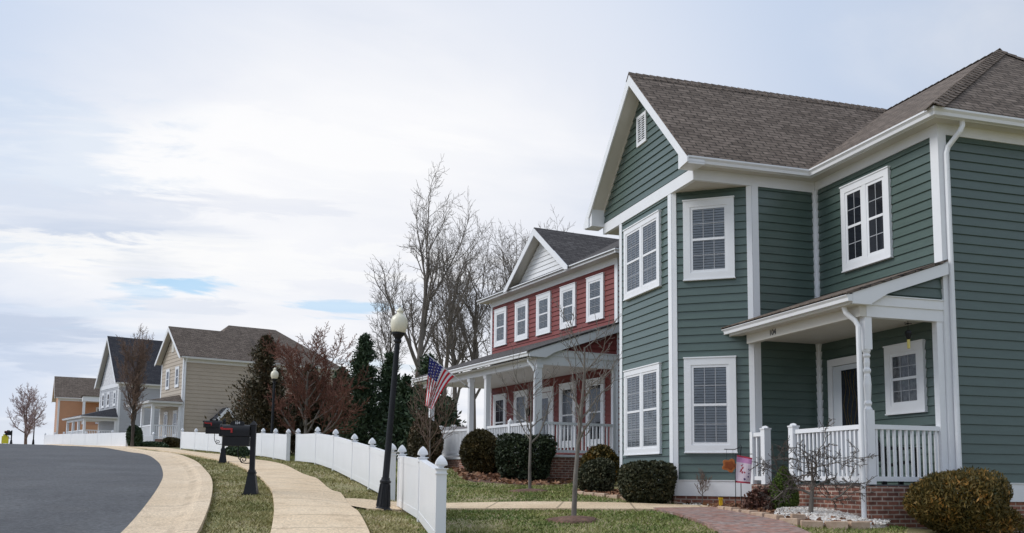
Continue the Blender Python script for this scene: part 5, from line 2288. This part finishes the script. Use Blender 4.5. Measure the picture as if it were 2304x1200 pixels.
bare_tree(foot(966, 28), 'pale many-stemmed bare shrub below the striped flag', 2.2, 1.3, .025, 117, 3, (9, 6, 5), (40, 40, 42), (.6, .5, .5), (M_BARK, M_TWIGB), name='bare_shrub', cat='shrub', trunk_frac=.08, rmin=.006, split=1)


# ---------------------------------------------------------------- flag on the red porch
def porch_flag():
    Mr = Matrix.Translation((RED_O.x, RED_O.y, 0)) @ Matrix.Rotation(RED_A, 4, 'Z')
    a = Mr @ Vector((-2.60, 4.58, 2.85))
    dirw = (Mr.to_3x3() @ Vector((-1.22, 0.05, .84))).normalized()
    H = empty('porch_flag', a, 0, 'red, white and blue flag with stars and stripes hanging from the red porch', 'flag')
    L = 1.62
    m = MB()
    m.tube([Vector((0, 0, 0))-dirw*.02, dirw*L], [.014, .012], 8)
    m.lathe([(.0, -.01), (.022, 0), (.024, .02), (.012, .035), (0, .04)], dirw*L, 8)
    m.build('pole', M_VINYL, H)
    m = MB()
    m.tube([dirw*-.05, dirw*.12], .022, 8)
    m.build('bracket', M_METAL, H)
    nu, nv = 26, 60
    tip = dirw*(L-.05)
    hl = 1.02
    side = dirw.cross(Vector((0, 0, 1))).normalized()
    V = []
    for j in range(nv+1):
        b = j/nv
        for i in range(nu+1):
            t = i/nu
            p0 = tip-dirw*(hl*t)
            hz = Vector((dirw.x, dirw.y, 0))
            # cloth falls and gathers towards the tip side
            pull = hz*(hl*t*.92*(b**.75)*.86)+hz*.10*b
            drop = 1.52*b*(1-.30*t)-.10*b*(1-b)
            fold = side*(.055*b**.6*math.sin(t*9.5+b*2.2)+.05*b*math.sin(t*4+1.3))
            p = p0+pull+Vector((0, 0, -drop))+fold
            V.append(tuple(p))
    F, mi = [], []
    for j in range(nv):
        for i in range(nu):
            F.append((j*(nu+1)+i, j*(nu+1)+i+1, (j+1)*(nu+1)+i+1, (j+1)*(nu+1)+i))
            stripe = int(i/(nu/13))
            if i < 14 and j < 24:
                # star field: staggered single cells
                star = (i % 3 == 1) and (j % 4 == (1 if (i//3) % 2 else 3))
                mi.append(1 if star else 2)
            else:
                mi.append(0 if stripe % 2 == 0 else 1)
    me = bpy.data.meshes.new('cloth')
    me.from_pydata(V, [], F)
    for mm in (M_FLAG_R, M_FLAG_W, M_FLAG_B):
        me.materials.append(mm)
    me.polygons.foreach_set('material_index', mi)
    me.polygons.foreach_set('use_smooth', [True]*len(F))
    me.update()
    o = bpy.data.objects.new('cloth', me)
    COL.objects.link(o)
    o.parent = H


porch_flag()


# ---------------------------------------------------------------- small things in the garden and on the porch
def garden_flag():
    c = hit(1668, 1152)
    H = empty('garden_flag', c, -YAW, 'pink and white garden flag on a thin black stand beside the porch', 'garden flag')
    m = MB()
    m.tube([(-.09, 0, -.05), (-.09, 0, .93), (-.085, 0, .95), (-.05, 0, .95), (.20, 0, .955)], .006, 6)
    m.build('stand', M_BLACK, H)
    n, k = 8, 16
    V, F, mi = [], [], []
    for j in range(k+1):
        for i in range(n+1):
            u, v = i/n, j/k
            V.append((-.06+.25*u-.03*v, -.012+.02*math.sin(u*5+v*2), .94-.46*v-.05*u*(1-v*.6)))
    for j in range(k):
        for i in range(n):
            F.append((j*(n+1)+i, (j+1)*(n+1)+i, (j+1)*(n+1)+i+1, j*(n+1)+i+1))
            mi.append(2 if j == 0 or j >= k-1 else (1 if j < 4 else 0))
    me = bpy.data.meshes.new('cloth')
    me.from_pydata(V, [], F)
    for mm in (mat('flag_pale_pink', (.74, .62, .68), .8), mat('flag_mauve', (.52, .20, .42), .8, col2=(.62, .32, .52), vscale=20), mat('flag_crimson', (.48, .05, .08), .8)):
        me.materials.append(mm)
    me.polygons.foreach_set('material_index', mi)
    me.update()
    o = bpy.data.objects.new('cloth', me)
    COL.objects.link(o)
    o.parent = H
    # small figures printed on the cloth
    m = MB()
    rr = random.Random(4)
    for (u, v, s) in ((.38, .36, .022), (.44, .44, .03), (.36, .52, .026), (.42, .60, .034), (.30, .58, .02), (.55, .60, .018)):
        x, z = -.06+.25*u-.03*v, .94-.46*v-.05*u*(1-v*.6)
        y = -.012+.02*math.sin(u*5+v*2)-.003
        m.poly(*[(x+s*(.5+.5*rr.random())*math.cos(a), y, z+s*(.5+.5*rr.random())*math.sin(a)) for a in np.linspace(0, 6.28, 8)[:-1]])
    m.build('printed_motif', MATS['flag_crimson'], o)
    m = MB()
    for (u, v, s) in ((.80, .46, .016), (.82, .62, .018), (.80, .74, .02), (.55, .84, .026), (.42, .30, .012)):
        x, z = -.06+.25*u-.03*v, .94-.46*v-.05*u*(1-v*.6)
        y = -.012+.02*math.sin(u*5+v*2)-.003
        m.poly(*[(x+s*(.5+.5*rr.random())*math.cos(a), y, z+s*(.5+.5*rr.random())*math.sin(a)) for a in np.linspace(0, 6.28, 8)[:-1]])
    m.build('printed_motif', mat('flag_navy', (.10, .05, .16), .8), o)


def hanging_sign():
    c = hit(1676, 1150)
    c = c+Vector((SYW, CYW, 0))*.25
    H = empty('hanging_sign', (c.x, c.y, gz(c.x, c.y)), -YAW, 'orange scalloped sign hanging from a black shepherd crook beside the garden flag', 'garden sign')
    m = MB()
    m.tube([(0, 0, -.05), (0, 0, .98), (.015, 0, 1.08), (0, 0, 1.12), (-.03, 0, 1.06), (-.10, 0, 1.035), (-.28, 0, 1.035)], .007, 6)
    m.build('crook', M_BLACK, H)
    m = MB()
    for x in (-.24, -.13):
        m.tube([(x, 0, 1.03), (x, 0, .86)], .003, 4)
    m.build('hook', M_BLACK, H)
    pts = []
    for i in range(36):
        a = i/36*2*math.pi
        r = 1+.15*math.cos(5*a+.6)
        pts.append((-.19+.125*r*math.cos(a), .76+.108*r*math.sin(a)))
    m = MB()
    A = [(x, -.008, z) for x, z in pts]
    B = [(x, .008, z) for x, z in pts]
    m.poly(*A)
    m.poly(*reversed(B))
    for i in range(36):
        j = (i+1) % 36
        m.poly(A[j], A[i], B[i], B[j])
    pl = m.build('plate', mat('orange_enamel', (.56, .19, .045), .5, .4, col2=(.45, .13, .03), vscale=15), H)
    m = MB()
    pts2 = [(-.19+.72*(x+.19), .76+.64*(z-.76)) for x, z in pts]
    m.poly(*[(x, -.0095, z) for x, z in pts2])
    m.build('plate_center', mat('rust_enamel', (.36, .10, .02), .5, .4, col2=(.26, .06, .015), vscale=25), pl)


def yellow_stake():
    c = hit(1622, 1146)
    H = empty('yellow_marker', c, -YAW, 'short yellow plastic marker post where the concrete path meets the brick walk', 'marker post')
    m = MB()
    m.hexa([(-.026, -.02, -.05), (.026, -.02, -.05), (.026, .02, -.05), (-.026, .02, -.05), (-.030, -.02, .17), (.030, -.02, .17), (.030, .02, .17), (-.030, .02, .17)])
    m.build('stake', mat('yellow_plastic', (.66, .42, .02), .45), H)
    m = MB()
    m.box(-.036, -.028, .171, .036, .028, .20)
    m.build('cap', MATS['yellow_plastic'], H)


def porch_chair():
    H = empty('porch_chair', (10.45, 13.15, -.02), math.radians(75), 'black slatted porch chair, only its back showing above the railing', 'chair')
    m = MB()
    for i in range(6):
        x = -.24+.08*i*1.2
        top = .98-.10*abs(i-2.5)/2.5*.8
        m.hexa([(x, .20, .36), (x+.075, .20, .36), (x+.075, .22, .36), (x, .22, .36), (x, .42, top), (x+.075, .42, top), (x+.075, .44, top), (x, .44, top)])
    m.build('backrest', M_BLACK, H)
    m = MB()
    for i in range(5):
        m.box(-.26, -.28+.1*i, .36-.02*i, .28, -.20+.1*i, .38-.02*i)
    m.build('seat', M_BLACK, H)
    for x in (-.28, .26):
        for y in (-.26, .24):
            m = MB()
            m.box(x, y, 0, x+.05, y+.07, .56)
            m.build('leg', M_BLACK, H)
        m = MB()
        m.box(x-.03, -.32, .56, x+.08, .40, .585)
        m.build('armrest', M_BLACK, H)


def wind_chime():
    p = at(2043, 735, 15.35)
    H = empty('wind_chime', (p.x, p.y, 2.60), 0, 'dark hanging lantern ornament with a yellow tube under the porch ceiling', 'wind chime')
    m = MB()
    m.tube([(0, 0, 0), (0, 0, -.20)], .004, 5)
    m.tube([(-.07, 0, -.10), (.07, 0, -.10)], .006, 5)
    m.tube([(0, -.07, -.11), (0, .07, -.11)], .006, 5)
    m.lathe([(.0, -.20), (.05, -.23), (.055, -.26), (.03, -.34), (.012, -.36)][::-1], (0, 0, 0), 10)
    m.build('frame', M_BLACK, H)
    m = MB()
    m.tube([(0, 0, -.36), (0, 0, -.50)], .024, 10)
    m.build('yellow_tube', mat('yellow_glass', (.60, .50, .14), .3), H)


def road_sign():
    c = foot(5, 84)
    H = empty('road_sign', c, -YAW, 'small bright yellow roadside caution sign at the left edge by the far mailbox', 'sign')
    m = MB()
    m.box(-.30, -.02, .12, .30, .02, .75)
    m.box(-.18, -.02, .752, .18, .02, .92)
    m.build('panel', mat('caution_yellow', (.72, .62, .03), .5), H)
    m = MB()
    for x in (-.2, .2):
        m.box(x-.03, -.03, -.05, x+.03, .03, .12)
    m.build('leg', M_BLACK, H)


garden_flag()
hanging_sign()
yellow_stake()
porch_chair()
wind_chime()
road_sign()


# ---------------------------------------------------------------- grass
def grass():
    n = 380000
    h = 10.5+38*nrs.rand(n)**1.75
    lat = -.40+.80*nrs.rand(n)
    u = lat*h
    keep = np.ones(n, bool)
    offA = (u-np.polyval(CA, h))/np.sqrt(1+np.polyval(np.polyder(CA), h)**2)
    uw, hw = walk_pts(h, 0)
    offW = (u-uw)/np.sqrt(1+np.polyval(np.polyder(CL), h)**2)
    keep &= offA > .93
    keep &= ~((offW > .015) & (offW < 1.205))
    x, y = en(u, h)

    def near(P, w):
        d = np.full(n, 1e9)
        for a, b in zip(P, P[1:]):
            ax, ay = a
            bx, by = b
            L2 = (bx-ax)**2+(by-ay)**2
            t = np.clip(((x-ax)*(bx-ax)+(y-ay)*(by-ay))/L2, 0, 1)
            d = np.minimum(d, np.hypot(x-ax-t*(bx-ax), y-ay-t*(by-ay)))
        return d < w
    keep &= ~near(PATH, .56)
    keep &= ~near(WALKB, .58)
    for P in (bedR, bedL, gravel, redbed):
        keep &= ~in_poly(x, y, P)
    keep &= ~((x > 9.4) & (y > 12.45) & (y < 24))
    for c in (hit(1290, 1170), hit(1192, 1106)):
        keep &= np.hypot(x-c.x, y-c.y) > .36+.12*nrs.rand(n)
    # patchy turf: thin dormant places
    k = np.sin(x*1.3+1.7*np.sin(y*.9))+np.sin(y*1.7+1.3*np.sin(x*1.1))+.8*np.sin(x*3.1-y*2.3)
    keep &= nrs.rand(n) < np.clip(.72+.22*k, .25, 1)
    x, y, h = x[keep], y[keep], h[keep]
    z = ground(x, y)
    m = len(x)
    hgt = (.018+.034*nrs.rand(m)**1.6)*(1+.012*(h-12))
    wid = (.006+.007*nrs.rand(m))*(1+.05*(h-12))
    a = nrs.rand(m)*6.283
    b = nrs.normal(size=(m, 2))*hgt[:, None]*.8
    V = np.empty((m, 3, 3))
    V[:, 0] = np.column_stack([x-np.cos(a)*wid, y-np.sin(a)*wid, z-.004])
    V[:, 1] = np.column_stack([x+np.cos(a)*wid, y+np.sin(a)*wid, z-.004])
    V[:, 2] = np.column_stack([x+b[:, 0], y+b[:, 1], z+hgt])
    verge = (offW[keep] < 1.9) | ((offW[keep] < 3.2) & (h > 13.5) & (u[keep] < -1.6))
    fast_mesh('verge_grass', V[verge].reshape(-1, 3), 3, leafmat('dormant_grass', (.14, .155, .045), (.34, .30, .13), (.55, .46, .29), rough=.7, scale=1.1, island=.45, drift=.62), kind='stuff')
    V = V[~verge]
    fast_mesh('grass', V.reshape(-1, 3), 3, leafmat('winter_grass', (.085, .145, .028), (.26, .27, .085), (.52, .44, .25), rough=.7, scale=1.1, island=.42, drift=.66), kind='stuff')


grass()
